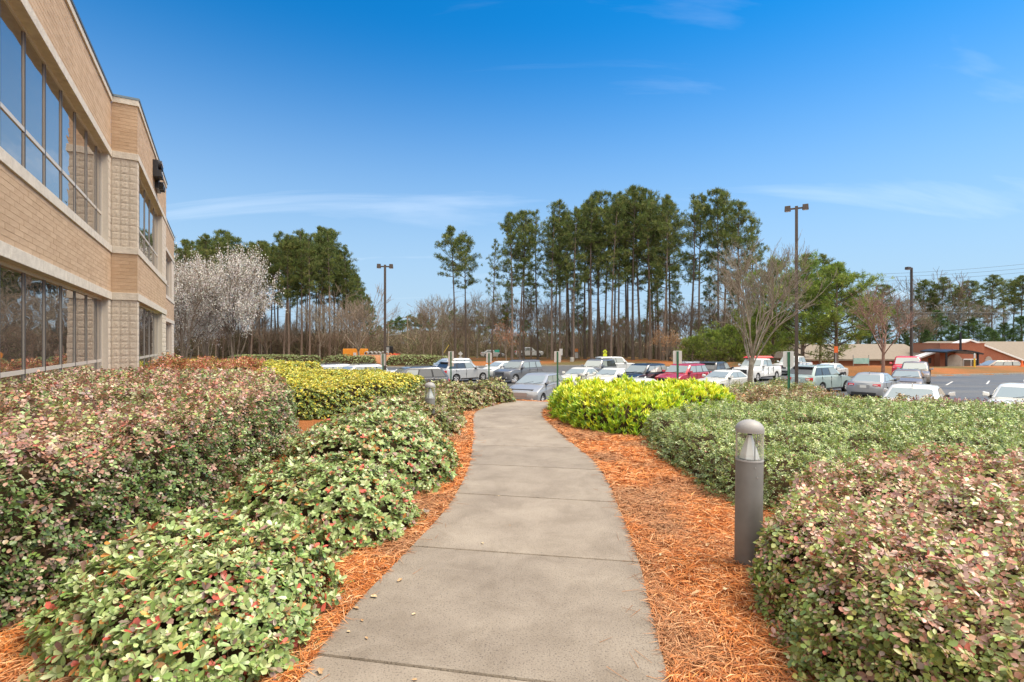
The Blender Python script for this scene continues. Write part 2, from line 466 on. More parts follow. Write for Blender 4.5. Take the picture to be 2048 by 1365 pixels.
def slab_material():
    m = M('concrete', (.232, .190, .146), (.318, .268, .211), scale=1.6, rough=.62, spec=.5, bump=.25, bscale=110)
    nt = m.node_tree; L = nt.links.new; b = nt.nodes['Principled BSDF']
    src = b.inputs['Base Color'].links[0].from_socket
    tcn = nt.nodes.new('ShaderNodeTexCoord')
    n = nt.nodes.new('ShaderNodeTexNoise'); n.inputs['Scale'].default_value = 95; n.inputs['Detail'].default_value = 4
    L(tcn.outputs['Object'], n.inputs['Vector'])
    r = nt.nodes.new('ShaderNodeValToRGB'); r.color_ramp.elements[0].position = .30; r.color_ramp.elements[0].color = (.34, .33, .33, 1)
    r.color_ramp.elements[1].position = .47; r.color_ramp.elements[1].color = (1, 1, 1, 1)
    e = r.color_ramp.elements.new(.72); e.color = (1.0, 1.0, 1.0, 1)
    e = r.color_ramp.elements.new(.80); e.color = (1.5, 1.45, 1.4, 1)
    L(n.outputs[0], r.inputs[0])
    mx = nt.nodes.new('ShaderNodeMix'); mx.data_type = 'RGBA'; mx.blend_type = 'MULTIPLY'; mx.inputs['Factor'].default_value = .85
    L(src, mx.inputs[6]); L(r.outputs[0], mx.inputs[7])
    # coarse scattered pits and stains
    n3 = nt.nodes.new('ShaderNodeTexVoronoi'); n3.inputs['Scale'].default_value = 34
    L(tcn.outputs['Object'], n3.inputs['Vector'])
    r3 = nt.nodes.new('ShaderNodeValToRGB'); r3.color_ramp.elements[0].position = .06; r3.color_ramp.elements[0].color = (.62, .6, .6, 1)
    r3.color_ramp.elements[1].position = .13; r3.color_ramp.elements[1].color = (1, 1, 1, 1)
    L(n3.outputs['Distance'], r3.inputs[0])
    n4 = nt.nodes.new('ShaderNodeTexNoise'); n4.inputs['Scale'].default_value = .9; n4.inputs['Detail'].default_value = 4
    L(tcn.outputs['Object'], n4.inputs['Vector'])
    mxa = nt.nodes.new('ShaderNodeMix'); mxa.data_type = 'RGBA'; mxa.blend_type = 'MULTIPLY'
    L(n4.outputs[0], mxa.inputs['Factor']); L(mx.outputs[2], mxa.inputs[6]); L(r3.outputs[0], mxa.inputs[7])
    oi = nt.nodes.new('ShaderNodeObjectInfo'); mr_ = nt.nodes.new('ShaderNodeMapRange'); mr_.inputs['To Min'].default_value = .90; mr_.inputs['To Max'].default_value = 1.12
    L(oi.outputs['Random'], mr_.inputs['Value'])
    n5 = nt.nodes.new('ShaderNodeTexNoise'); n5.inputs['Scale'].default_value = 3.2; n5.inputs['Detail'].default_value = 8; n5.inputs['Roughness'].default_value = .7; n5.inputs['Distortion'].default_value = 1.2
    L(tcn.outputs['Object'], n5.inputs['Vector'])
    r5 = nt.nodes.new('ShaderNodeValToRGB'); r5.color_ramp.elements[0].position = .36; r5.color_ramp.elements[0].color = (.88, .865, .84, 1); r5.color_ramp.elements[1].position = .56; r5.color_ramp.elements[1].color = (1.04, 1.04, 1.04, 1)
    L(n5.outputs[0], r5.inputs[0])
    sv = nt.nodes.new('ShaderNodeVectorMath'); sv.operation = 'SCALE'; L(mxa.outputs[2], sv.inputs[0]); L(mr_.outputs[0], sv.inputs['Scale'])
    sm_ = nt.nodes.new('ShaderNodeVectorMath'); sm_.operation = 'MULTIPLY'; L(sv.outputs[0], sm_.inputs[0]); L(r5.outputs[0], sm_.inputs[1])
    L(sm_.outputs[0], b.inputs['Base Color'])
    return m
MAT['concrete'] = slab_material()
walk = bpy.data.objects.new('walkway', None); COL.objects.link(walk); walk['kind'] = 'structure'
for i in range(len(JL)-1):
    gap = .006
    ys = np.linspace(0, 1, 9)
    mb = MB(); top = []; bot = []
    Ls = []; Rs = []
    for t in ys:
        yl = JL[i]+gap+(JL[i+1]-JL[i]-2*gap)*t; yr = JR[i]+gap+(JR[i+1]-JR[i]-2*gap)*t
        Ls.append((edge_at(_wl, yl), yl)); Rs.append((edge_at(_wr, yr), yr))
    ring = Ls + Rs[::-1]
    cxm = sum(p[0] for p in ring)/len(ring); cym = sum(p[1] for p in ring)/len(ring)
    def zt(x, y): return zg1(x, y)+.035
    e = .008
    def inset(p): 
        dx, dy = cxm-p[0], cym-p[1]; l = math.hypot(dx, dy); return (p[0]+dx/l*e, p[1]+dy/l*e)
    n = len(ring)
    v = [(*p, zt(*p)-.12) for p in ring] + [(*p, zt(*p)-.010) for p in ring] + [(*inset(p), zt(*p)) for p in ring]
    f = [(k, (k+1) % n, n+(k+1) % n, n+k) for k in range(n)] + [(n+k, n+(k+1) % n, 2*n+(k+1) % n, 2*n+k) for k in range(n)]
    m_ = len(Ls)
    for k in range(m_-1):
        f.append((2*n+k, 2*n+n-1-k, 2*n+n-2-k, 2*n+k+1))
    mb.add(v, f)
    mb.build('slab', MAT['concrete'], walk, fix=True)
# dark packed soil showing in the joints comes from the ground sheet below
# ------------------------------------------------------------------ office building on the left
MAT['brick'] = M('brick', (.46, .325, .215), (.52, .375, .255), scale=3.0, rough=.85, spec=.25, bump=.35, bscale=70)
MAT['brick2'] = M('brick2', (.49, .35, .235), (.55, .40, .275), scale=3.0, rough=.85, spec=.25, bump=.35, bscale=70)
MAT['brick3'] = M('brick3', (.43, .30, .195), (.49, .35, .235), scale=3.0, rough=.85, spec=.25, bump=.35, bscale=70)
MAT['block_mortar'] = M('block_mortar', (.62, .56, .48), (.56, .5, .43), scale=20, rough=.95, spec=.1)
MAT['mortar'] = M('mortar', (.51, .37, .255), (.47, .335, .225), scale=20, rough=.95, spec=.1)
MAT['limestone'] = M('limestone', (.64, .585, .505), (.50, .45, .385), scale=7, rough=.8, spec=.25, bump=.5, bscale=45)
MAT['split_block'] = M('split_block', (.54, .465, .385), (.63, .555, .465), scale=6, rough=.9, spec=.2, bump=.6, bscale=40)
MAT['alu'] = M('alu', (.58, .53, .47), rough=.45, metal=.2)
MAT['alu_mid'] = M('alu_mid', (.40, .365, .325), rough=.45, metal=.2)
MAT['alu_dark'] = M('alu_dark', (.10, .095, .10), rough=.4, metal=.5)
MAT['coping'] = M('coping', (.13, .17, .20), rough=.45, metal=.5)
def glass_mirror(name, c, wav=.012, rough=.015, metal=.92):
    m = M(name, c, rough=rough, metal=metal)
    nt = m.node_tree; b = nt.nodes['Principled BSDF']
    tcn = nt.nodes.new('ShaderNodeTexCoord'); mpn = nt.nodes.new('ShaderNodeMapping'); mpn.inputs['Scale'].default_value = (.8, .8, 2.6)
    n = nt.nodes.new('ShaderNodeTexNoise'); n.inputs['Scale'].default_value = 1.6; n.inputs['Detail'].default_value = 1
    nt.links.new(tcn.outputs['Object'], mpn.inputs[0]); nt.links.new(mpn.outputs[0], n.inputs['Vector'])
    bp = nt.nodes.new('ShaderNodeBump'); bp.inputs['Strength'].default_value = .35; bp.inputs['Distance'].default_value = wav
    nt.links.new(n.outputs[0], bp.inputs['Height']); nt.links.new(bp.outputs[0], b.inputs['Normal'])
    return m
MAT['window_glass'] = glass_mirror('window_glass', (.45, .41, .38))
P0 = (-11.2, 14.3); BANG = math.atan2(.869, -.495)      # wall direction (away from the camera)
office = thing('office_building', 'two-storey tan brick office building with ribbon windows beside the red-leaved hedge', 'building', (P0[0], P0[1], -.04), BANG - math.pi/2)
# local frame: +y along the wall (away), +x outwards (towards the walk), z up
Zs = dict(base=-.3, wl0=.42, rail=1.17, wl1=2.85, lin1=3.06, sil0=4.16, wu0=4.35, tr=5.16, wu1=6.83, lin2=7.02, cap0=8.38, cap1=8.54, cop=8.60)
class Piece: pass
brick_spots = []     # (x,y,z, facing) facing 0 = long wall, 1 = end face
block_spots = []
BL, BH, BJ = .397, .0925, .008
def brick_zone(n, s0, s1, z0, z1):
    """long wall at x=n from y=s0..s1"""
    MB().box(n-.32, n-.005, s0, s1, z0, z1).build('wall_panel', MAT['mortar'], office)
    rows = int(round((z1-z0)/(BH+BJ))); bh = (z1-z0)/rows
    for r in range(rows):
        off = (r % 2)*(BL+BJ)/2; y = s1+off-(BL+BJ)
        while y > s0-BL:
            a, b = max(y, s0), min(y+BL, s1)
            if b-a > .06: brick_spots.append((0, n, a, b, z0+r*bh+BJ/2, bh-BJ))
            y -= BL+BJ
def end_bricks(n0, n1, s, z0, z1):
    MB().box(n0, n1-.007, s+.005, s+.3, z0, z1).build('wall_panel', MAT['mortar'], office)
    rows = int(round((z1-z0)/(BH+BJ))); bh = (z1-z0)/rows
    for r in range(rows):
        x = n0-(r % 2)*(BL+BJ)/2
        while x < n1:
            a, b = max(x, n0+.004), min(x+BL, n1)
            if b-a > .05: brick_spots.append((1, s, a, b, z0+r*bh+BJ/2, bh-BJ))
            x += BL+BJ
def band(n, s0, s1, z0, z1, proud=.03):
    L_ = 1.6; y = s1; 
    while y > s0+.01:
        a = max(s0, y-L_)
        MB().box(n-.30, n+proud, a+.004, y-.004, z0, z1).build('stone_band', MAT['limestone'], office, bevel=.006)
        y = a
BW = .2
def blocks(facing, n, a0, a1, z0, z1):
    cols = max(1, int(round((a1-a0)/BW))); w = (a1-a0)/cols
    rows = max(1, int(round((z1-z0)/BW))); h = (z1-z0)/rows
    for r in range(rows):
        for c in range(cols): block_spots.append((facing, n, a0+c*w, w, z0+r*h, h))
    if facing == 0: MB().box(n-.3, n-.014, a0, a1, z0, z1).build('pier', MAT['block_mortar'], office)
    else: MB().box(a0, a1-.016, n+.014, n+.3, z0, z1).build('pier', MAT['block_mortar'], office)
def window(n, s0, s1, z0, z1, rail, mull):
    """framed ribbon window set back from the wall face"""
    xg = n-.17
    fr = MB()
    fr.box(xg-.05, xg+.030, s0, s1, z0, z0+.05); fr.box(xg-.05, xg+.030, s0, s1, z1-.05, z1)
    fr.box(xg-.05, xg+.030, s0, s0+.05, z0+.05, z1-.05); fr.box(xg-.05, xg+.030, s1-.05, s1, z0+.05, z1-.05)
    w = fr.build('window', MAT['alu'], office)
    MB().box(xg-.05, xg+.018, s0+.05, s1-.05, rail-.035, rail+.035).build('transom', MAT['alu'], w)
    ms = [s0]+sorted(mull)+[s1]
    for m_ in ms[1:-1]:
        MB().box(xg-.05, xg+.016, m_-.017, m_+.017, z0+.05, z1-.05).build('mullion', MAT['alu_mid'], w)
        MB().box(xg+.017, xg+.023, m_-.019, m_+.019, z0+.05, z1-.05).build('mullion_cap', MAT['alu_dark'], w)
    for a, b in zip(ms[:-1], ms[1:]):
        for c, d in ((z0, rail), (rail, z1)):
            t = random.uniform(-.0015, .0015); t2 = random.uniform(-.0015, .0015)
            y0, y1, q0, q1 = a+.015, b-.015, c+.02, d-.02
            MB().hexa([(xg-.03, y0, q0), (xg+.0+t, y0, q0), (xg+.0+t+t2, y1, q0), (xg-.03, y1, q0),
                       (xg-.03, y0, q1), (xg-t, y0, q1), (xg-t+t2, y1, q1), (xg-.03, y1, q1)]).build('pane', MAT['window_glass'], w)
    # soffit and jamb returns are the wall pieces around; dark room behind
    MB().box(xg-.4, xg-.06, s0, s1, z0, z1).build('room_backing', MAT['alu_dark'], office)
S1 = -18.0
W1E = -.36
mul1 = [W1E-.62-1.13*k for k in range(16)]
mul1 = [m for m in mul1 if m > S1+.3]
def wing(n, s0, s1, w0, w1, mull, left_pier, right_pier):
    z = Zs
    band(n, s0, s1, z['wl1'], z['lin1']); band(n, s0, s1, z['sil0'], z['wu0']); band(n, s0, s1, z['wu1'], z['lin2']); band(n, s0, s1, z['cap0'], z['cap1'], .035)
    brick_zone(n, s0, s1, z['lin1'], z['sil0']); brick_zone(n, s0, s1, z['lin2'], z['cap0'])
    MB().box(n-.34, n+.055, s0-.02, s1+.02, z['cap1'], z['cop']).build('coping', MAT['coping'], office)
    for zz0, zz1 in ((z['base'], z['wl1']), (z['wu0'], z['wu1'])):
        if left_pier: blocks(0, n, s0, w0, zz0, zz1)
        if right_pier: blocks(0, n, w1, s1, zz0, zz1)
    window(n, w0, w1, z['wl0'], z['wl1'], z['rail'], mull)
    window(n, w0, w1, z['wu0'], z['wu1'], z['tr'], mull)
    MB().box(n-.3, n-.004, w0, w1, z['base'], z['wl0']).build('base_wall', MAT['limestone'], office)
wing(0.0, S1, 0.0, S1, W1E, mul1, False, True)
w2a, w2b = .38, 7.2
wing(0.6, 0.02, 8.9, w2a, w2b, [w2a+(w2b-w2a)*k/5 for k in range(1, 5)], True, True)
w3a, w3b = 9.6, 20.6
wing(0.0, 8.92, 22.4, w3a, w3b, [w3a+(w3b-w3a)*k/9 for k in range(1, 9)], True, True)
# projecting end face of the middle wing, turned to the camera
z = Zs
def eband(z0, z1, p=.03):
    MB().box(.032, .598+p, -p, .018, z0, z1).build('stone_band', MAT['limestone'], office, bevel=.006)
eband(z['wl1'], z['lin1']); eband(z['sil0'], z['wu0']); eband(z['wu1'], z['lin2']); eband(z['cap0'], z['cap1'], .035)
MB().box(.058, .655, -.05, -.001, z['cap1'], z['cop']).build('coping', MAT['coping'], office)
end_bricks(0, .6, 0.0, z['lin1'], z['sil0']); end_bricks(0, .6, 0.0, z['lin2'], z['cap0'])
blocks(1, 0.0, 0.0, .6, z['base'], z['wl1']); blocks(1, 0.0, 0.0, .6, z['wu0'], z['wu1'])
# bulk of the building behind
MB().box(-14, -.62, S1, 22.3, -.3, z['cap1']-.25).build('roof_mass', MAT['mortar'], office)
MB().box(-.62, -.02, 22.32, 22.42, -.3, z['cap1']-.1).build('end_wall', MAT['brick'], office)
# split-face blocks: rough faces, each its own piece
def rough_block(seed):
    rs = np.random.default_rng(seed); n = 5; V = []; 
    for i in range(n):
        for j in range(n):
            u, v = i/(n-1), j/(n-1); e = min(u, 1-u, v, 1-v)
            V.append((.0 if e < .01 else .002+.009*rs.random(), u, v))
    Fq = [(i*n+j, (i+1)*n+j, (i+1)*n+j+1, i*n+j+1) for i in range(n-1) for j in range(n-1)]
    b = len(V); V += [(-.03, 0, 0), (-.03, 1, 0), (-.03, 1, 1), (-.03, 0, 1)]
    e0, e1, e2, e3 = 0, (n-1)*n, n*n-1, n-1
    Fq += [(b, b+1)+tuple((n-1-k)*n for k in range(n)), (b+1, b+2)+tuple((n-1)*n+n-1-k for k in range(n)),
           (b+2, b+3)+tuple(k*n+n-1 for k in range(n)), (b+3, b)+tuple(k for k in range(n))]
    me = bpy.data.meshes.new('block'); me.from_pydata(V, [], Fq)
    bm = bmesh.new(); bm.from_mesh(me); bmesh.ops.recalc_face_normals(bm, faces=bm.faces); bm.to_mesh(me); bm.free()
    me.materials.append(MAT['split_block']); return me
BLK = [rough_block(s) for s in range(6)]
for k, (fc, n, a, w, z0, h) in enumerate(block_spots):
    o = bpy.data.objects.new('block', BLK[k % 6]); COL.objects.link(o); o.parent = office
    g_ = .006
    if fc == 0: o.matrix_local = Matrix.Translation((n-.004, a+g_, z0+g_)) @ Matrix.Diagonal((1, w-2*g_, h-2*g_, 1))
    else: o.matrix_local = Matrix.Translation((a+g_, n+.004, z0+g_)) @ Matrix.Rotation(-math.pi/2, 4, 'Z') @ Matrix.Scale(-1, 4, (0, 1, 0)) @ Matrix.Diagonal((1, w-2*g_, h-2*g_, 1)) @ Matrix.Translation((0, 0, 0))
    if fc == 1:
        o.matrix_local = Matrix.Translation((a+g_, n+.004, z0+g_)) @ Matrix(((0, w-2*g_, 0, 0), (-1, 0, 0, 0), (0, 0, h-2*g_, 0), (0, 0, 0, 1)))
# bricks: those that show largest are pieces of their own, the rest one joined part
def unit_brick(mat):
    me = MB().box(-.04, 0, 0, 1, 0, 1).mesh('brick'); me.materials.append(mat); return me
BRK = [unit_brick(MAT['brick']), unit_brick(MAT['brick2']), unit_brick(MAT['brick']), unit_brick(MAT['brick3'])]
def brick_key(b):
    fc, n, a, c, z0, h = b
    y = a if fc == 0 else n
    near = abs(y+5.5)
    return (0 if fc == 1 else 1, near + (2.5 if z0 > 6 else 0))
vis = [b for b in brick_spots if b[0] == 1 or (-9.9 < b[2] < 9)]
vis.sort(key=brick_key)
solo, rest = vis[:300], vis[300:]
for k, (fc, n, a, c, z0, h) in enumerate(solo):
    o = bpy.data.objects.new('brick', BRK[random.choice((0, 0, 1, 1, 2, 3))]); COL.objects.link(o); o.parent = office
    jit = random.uniform(-.0015, .0015)
    if fc == 0: o.matrix_local = Matrix.Translation((n+jit, a, z0)) @ Matrix.Diagonal((1, c-a, h, 1))
    else: o.matrix_local = Matrix.Translation((a, n+jit, z0)) @ Matrix(((0, c-a, 0, 0), (-1, 0, 0, 0), (0, 0, h, 0), (0, 0, 0, 1)))
mbs = [MB(), MB(), MB()]
for (fc, n, a, c, z0, h) in rest + [b for b in brick_spots if not (b[0] == 1 or (-9.9 < b[2] < 9))]:
    mbs[random.choice((0, 0, 1, 1, 2))].box(n-.04, n+random.uniform(-.0015, .0015), a, c, z0, z0+h)
for mb, mm in zip(mbs, ('brick', 'brick2', 'brick3')):
    mb.build('brickwork', MAT[mm], office, kind='stuff')
# wall sign: dark channel letters on a raceway, seen almost edge-on
MAT['sign_black'] = M('sign_black', (.012, .011, .014), rough=.35, spec=.6)
MAT['sign_white'] = M('sign_white', (.75, .75, .78), rough=.4)
sg = thing('wall_sign', 'dark raised-letter sign high on the brick parapet of the office building', 'sign', (0, 0, 0))
sg.matrix_world = office.matrix_basis @ Matrix.Translation((.6, 3.75, 7.18))
MB().box(.0, .16, 0, .62, .30, .88).build('raceway', MAT['sign_black'], sg, bevel=.01)
MB().box(.0, .12, .66, 1.5, .06, .40).build('raceway', MAT['sign_black'], sg, bevel=.01)
def channel(y0, z0, w, h, shape):
    mb = MB(); t = .09*h/.3
    if shape == 'ring':
        n = 16
        for k in range(n):
            a, b = 2*math.pi*k/n, 2*math.pi*(k+1)/n
            q = lambda r, an, x: (x, y0+w/2+math.cos(an)*r*w/2, z0+h/2+math.sin(an)*r*h/2)
            mb.hexa([q(.55, a, .02), q(1, a, .02), q(1, a, .26), q(.55, a, .26), q(.55, b, .02), q(1, b, .02), q(1, b, .26), q(.55, b, .26)])
    else:
        mb.box(.02, .26, y0, y0+t, z0, z0+h)
        mb.box(.02, .258, y0+t, y0+w, z0+h-t, z0+h)
        mb.box(.02, .258, y0+t, y0+w*.8, z0+h*.45, z0+h*.45+t*.8)
    o = mb.build('letter', MAT['sign_black'], sg)
    MB().box(.262, .27, y0+w*.2, y0+w*.8, z0+h*.62, z0+h*.78).build('letter_glint', MAT['sign_white'], o)  # white bar painted on each letter as a glint
for k in range(3): channel(.02+k*.22, .62, .19, .27, ('ring', 'bar', 'ring')[k])
for k in range(3): channel(.02+k*.22, .32, .19, .22, ('bar', 'ring', 'ring')[k])
for k in range(4): channel(.68+k*.2, .08, .17, .24, ('ring', 'bar', 'ring', 'bar')[k])
# ------------------------------------------------------------------ shrubs and hedges
def vnoise(x, y, s, seed):
    rs = np.random.default_rng(seed); g = rs.random((64, 64))
    u = x/s+100; v = y/s+100
    i = np.floor(u).astype(int); j = np.floor(v).astype(int); f = sm(u-i); h = sm(v-j)
    a = g[i % 64, j % 64]; b = g[(i+1) % 64, j % 64]; c = g[i % 64, (j+1) % 64]; d = g[(i+1) % 64, (j+1) % 64]
    return (a*(1-f)+b*f)*(1-h)+(c*(1-f)+d*f)*h - .5
def smooth_poly(p, n=80):
    p = list(p); q = pl_resample(p+[p[0], p[1]], n+12)
    # closed Catmull-Rom around the loop
    P = np.array(p); m = len(P); out = []
    for u in np.linspace(0, m, n, endpoint=False):
        i = int(u); f = u-i
        p0, p1, p2, p3 = P[(i-1) % m], P[i % m], P[(i+1) % m], P[(i+2) % m]
        out.append(.5*((2*p1)+(-p0+p2)*f+(2*p0-5*p1+4*p2-p3)*f*f+(-p0+3*p1-3*p2+p3)*f**3))
    return [tuple(v) for v in out]
def field(poly, h, r, res, bump, bs, seed, pw=2.3):
    poly = smooth_poly(poly)
    xs = np.array([p[0] for p in poly]); ys = np.array([p[1] for p in poly])
    ax = np.arange(xs.min()-.05, xs.max()+.1, res); ay = np.arange(ys.min()-.05, ys.max()+.1, res)
    X, Y = np.meshgrid(ax, ay)
    ins = inside(X, Y, poly); d = seg_dist(X, Y, poly)
    d = np.maximum(d + vnoise(X, Y, bs*.8, seed+3)*bump*1.2, 0)
    q = np.clip(d/r, 0, 1)
    Zt = h*(1-(1-q)**pw)**(1/pw)
    Zt = Zt*(1+bump*(1.6*vnoise(X, Y, bs, seed)+.8*vnoise(X, Y, bs*.35, seed+1))/max(h, .3))
    Zt = np.where(ins, np.maximum(Zt, .02), 0)
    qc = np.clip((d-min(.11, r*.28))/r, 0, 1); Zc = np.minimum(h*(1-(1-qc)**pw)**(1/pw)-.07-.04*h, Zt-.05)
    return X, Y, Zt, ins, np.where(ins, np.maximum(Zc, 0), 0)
def leaf_mesh_data(P, D, N, Ln, Wd, C, simple=False, blunt=False):
    n = len(P)
    D = D/np.linalg.norm(D, axis=1, keepdims=True)
    N = N-D*np.sum(N*D, axis=1, keepdims=True); N /= (np.linalg.norm(N, axis=1, keepdims=True)+1e-9)
    S = np.cross(D, N)
    if simple:
        T = [(0, 0, 0), (.5, .5, .07), (1, 0, -.06), (.5, -.5, .07)]
    else:
        T = [(0, 0, 0), (.30, .44, .10), (.70, .42, .07), (1, 0, -.08), (.70, -.42, .07), (.30, -.44, .10)]
    if blunt: T = [(0, 0, 0), (.40, .36, .07), (.80, .44, .05), (1, .0, -.03), (.80, -.44, .05), (.40, -.36, .07)]
    V = np.empty((n, len(T), 3), np.float32)
    for k, (u, v, w) in enumerate(T):
        V[:, k] = P + D*(u*Ln)[:, None] + S*(v*Wd)[:, None] + N*(w*Wd)[:, None]
    b = (np.arange(n)*len(T))[:, None]
    if simple: Fc = [np.concatenate([b+np.array([[0, 1, 2]]), b+np.array([[0, 2, 3]])])]
    else: Fc = [np.concatenate([b+np.array([[0, 1, 2, 3]]), b+np.array([[0, 3, 4, 5]])])]
    return V.reshape(-1, 3), Fc, np.repeat(C, len(T), axis=0)
def pick(pal, w, n, rs):
    w = np.array(w, float); w /= w.sum()
    c = np.array(pal)[rs.choice(len(pal), n, p=w)]
    return c*np.exp(rs.normal(0, .16, (n, 1)))*(1+rs.normal(0, .05, (n, 3)))
def unit(v): return v/(np.linalg.norm(v, axis=1, keepdims=True)+1e-9)
LEAFMESH = {}
def shrub(name, label, cat, poly, h, r, kind, dens, Ln, Wd, pal_top, pal_side, bump=.12, bs=.5, seed=1, k=6, zoff=0.0, group=None, solo=0,
          near=3.0, topmix=(.55, .9), simple=False, grow=0.5, pw=2.3, patch=0.0):
    rs = np.random.default_rng(seed)
    cx_ = sum(p[0] for p in poly)/len(poly); cy_ = sum(p[1] for p in poly)/len(poly)
    res = .06 if cy_ < 7 else (.10 if cy_ < 25 else .3)
    X, Y, Zt, ins, Zcore = field(poly, h, r, res, bump, bs, seed, pw)
    G = zg(X, Y)+zoff
    base = np.array([cx_, cy_, zg1(cx_, cy_)+zoff])
    root = thing(name, label, cat, tuple(base), 0, group)
    ny_, nx_ = X.shape
    ok = ins[:-1, :-1] | ins[1:, :-1] | ins[:-1, 1:] | ins[1:, 1:]
    V = np.stack([X, Y, Zt+G], -1)
    a, b_, c, d = V[:-1, :-1], V[:-1, 1:], V[1:, 1:], V[1:, :-1]
    tri = np.concatenate([np.stack([a, b_, c], 2)[ok], np.stack([a, c, d], 2)[ok]])
    nr = np.cross(tri[:, 1]-tri[:, 0], tri[:, 2]-tri[:, 0]); ar = np.linalg.norm(nr, axis=1)/2
    cen = tri.mean(1); dist = np.linalg.norm(cen-np.array([0, 0, CAMZ]), axis=1)
    fall = np.clip(near/np.maximum(dist, near), .02, 1)**(2*grow)
    # surfaces turned away from the walk are never seen closely: sparser there
    vw = unit(np.array([0, 0, CAMZ+.4])-cen); facing = np.sum(unit(nr)*vw, axis=1)
    wt_ = ar*fall*np.where(facing < -.25, .25, 1.0)
    wt_ = wt_*np.where((np.abs(cen[:, 0]) > cen[:, 1]*1.25+.6), .3, 1)
    n = max(40, int(wt_.sum()*dens/k))
    ti = rs.choice(len(tri), n, p=wt_/wt_.sum())
    u, v = rs.random(n), rs.random(n); fl = u+v > 1; u[fl] = 1-u[fl]; v[fl] = 1-v[fl]
    P = tri[ti, 0]+(tri[ti, 1]-tri[ti, 0])*u[:, None]+(tri[ti, 2]-tri[ti, 0])*v[:, None]
    Nn = unit(nr[ti]); up = np.array([0, 0, 1.0])
    sc = np.clip(np.maximum(dist[ti], near)/near, 1, 40)**grow
    P = P - Nn*(np.abs(rs.normal(0, .035, n))*np.minimum(sc, 2.2))[:, None] + Nn*(rs.random(n) < .12)[:, None]*(rs.random(n)*.05)[:, None]
    P = P + Nn*(vnoise(P[:, 0]+P[:, 2]*.7, P[:, 1]+P[:, 2]*.6, .11*min(2.5, max(1, cy_/4)), seed+5)*.085)[:, None]
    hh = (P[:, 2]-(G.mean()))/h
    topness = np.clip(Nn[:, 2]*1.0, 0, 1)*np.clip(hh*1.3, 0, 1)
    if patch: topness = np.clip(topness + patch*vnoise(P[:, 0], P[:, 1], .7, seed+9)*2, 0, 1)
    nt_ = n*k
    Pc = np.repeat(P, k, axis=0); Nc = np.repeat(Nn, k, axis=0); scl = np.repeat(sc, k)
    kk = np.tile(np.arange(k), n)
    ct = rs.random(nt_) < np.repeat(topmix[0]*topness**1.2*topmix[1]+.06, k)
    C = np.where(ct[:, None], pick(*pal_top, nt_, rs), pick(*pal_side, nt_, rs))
    same = rs.random(nt_) < (.15 if kind == 'rosette' else .5)                       # leaves of one twig mostly share a colour
    C = np.where(same[:, None], np.repeat(C.reshape(n, k, 3)[:, 0], k, axis=0)*np.exp(rs.normal(0, .14, (nt_, 1))), C)
    C = np.clip(C*np.array([1.36, 1.34, 1.12]), 0, .85)
    age = np.repeat(rs.uniform(.60, 1.28, n), k)
    L_ = Ln*scl*age*rs.uniform(.62, 1.25, nt_); W_ = Wd*scl*age*rs.uniform(.7, 1.2, nt_)
    rnd = unit(rs.normal(0, 1, (n, 3)))
    if kind == 'rosette' or kind == 'upright':
        mixu = .55 if kind == 'rosette' else 1.6
        A = unit(Nn+up*mixu+rnd*.45); A = np.repeat(A, k, axis=0)
        t1 = unit(np.cross(A, np.repeat(unit(rs.normal(0, 1, (n, 3))), k, axis=0))); t2 = np.cross(A, t1)
        az = kk*2.399+np.repeat(rs.random(n)*6.28, k)
        rad = t1*np.cos(az)[:, None]+t2*np.sin(az)[:, None]
        lo, hi = (48, 92) if kind == 'rosette' else (10, 48)
        th = R(lo)+(R(hi)-R(lo))*(kk/max(k-1, 1))+rs.normal(0, .14, nt_)
        D = A*np.cos(th)[:, None]+rad*np.sin(th)[:, None]
        N = A*np.sin(th)[:, None]-rad*np.cos(th)[:, None]+rs.normal(0, .16, (nt_, 3))
        if kind == 'upright': Pc = Pc+A*(kk/k*.05*scl)[:, None]
    else:                                   # sprays: leaves in two ranks along a short arching twig
        T = unit(Nn*.55+rnd*.8+up*.12); Tt = np.repeat(T, k, axis=0)
        Sd = unit(np.cross(T, unit(Nn*.6+up*.8+rs.normal(0, .3, (n, 3))))); Sd = np.repeat(Sd, k, axis=0)
        sgn = np.where(kk % 2 == 0, 1, -1)[:, None]
        Pc = Pc+Tt*((kk-.35*k)/k*Ln*3.0*scl)[:, None]
        D = Tt*.45+Sd*sgn*.9+rs.normal(0, .25, (nt_, 3))
        N = np.cross(Sd, Tt); N = np.where(N[:, 2:3] < 0, -N, N)+np.repeat(Nn, k, axis=0)*.4+rs.normal(0, .22, (nt_, 3))
    keep = Pc[:, 2] > zg(Pc[:, 0], Pc[:, 1])+zoff+.005
    Pc, D, N, L_, W_, C = Pc[keep], D[keep], N[keep], L_[keep], W_[keep], C[keep]
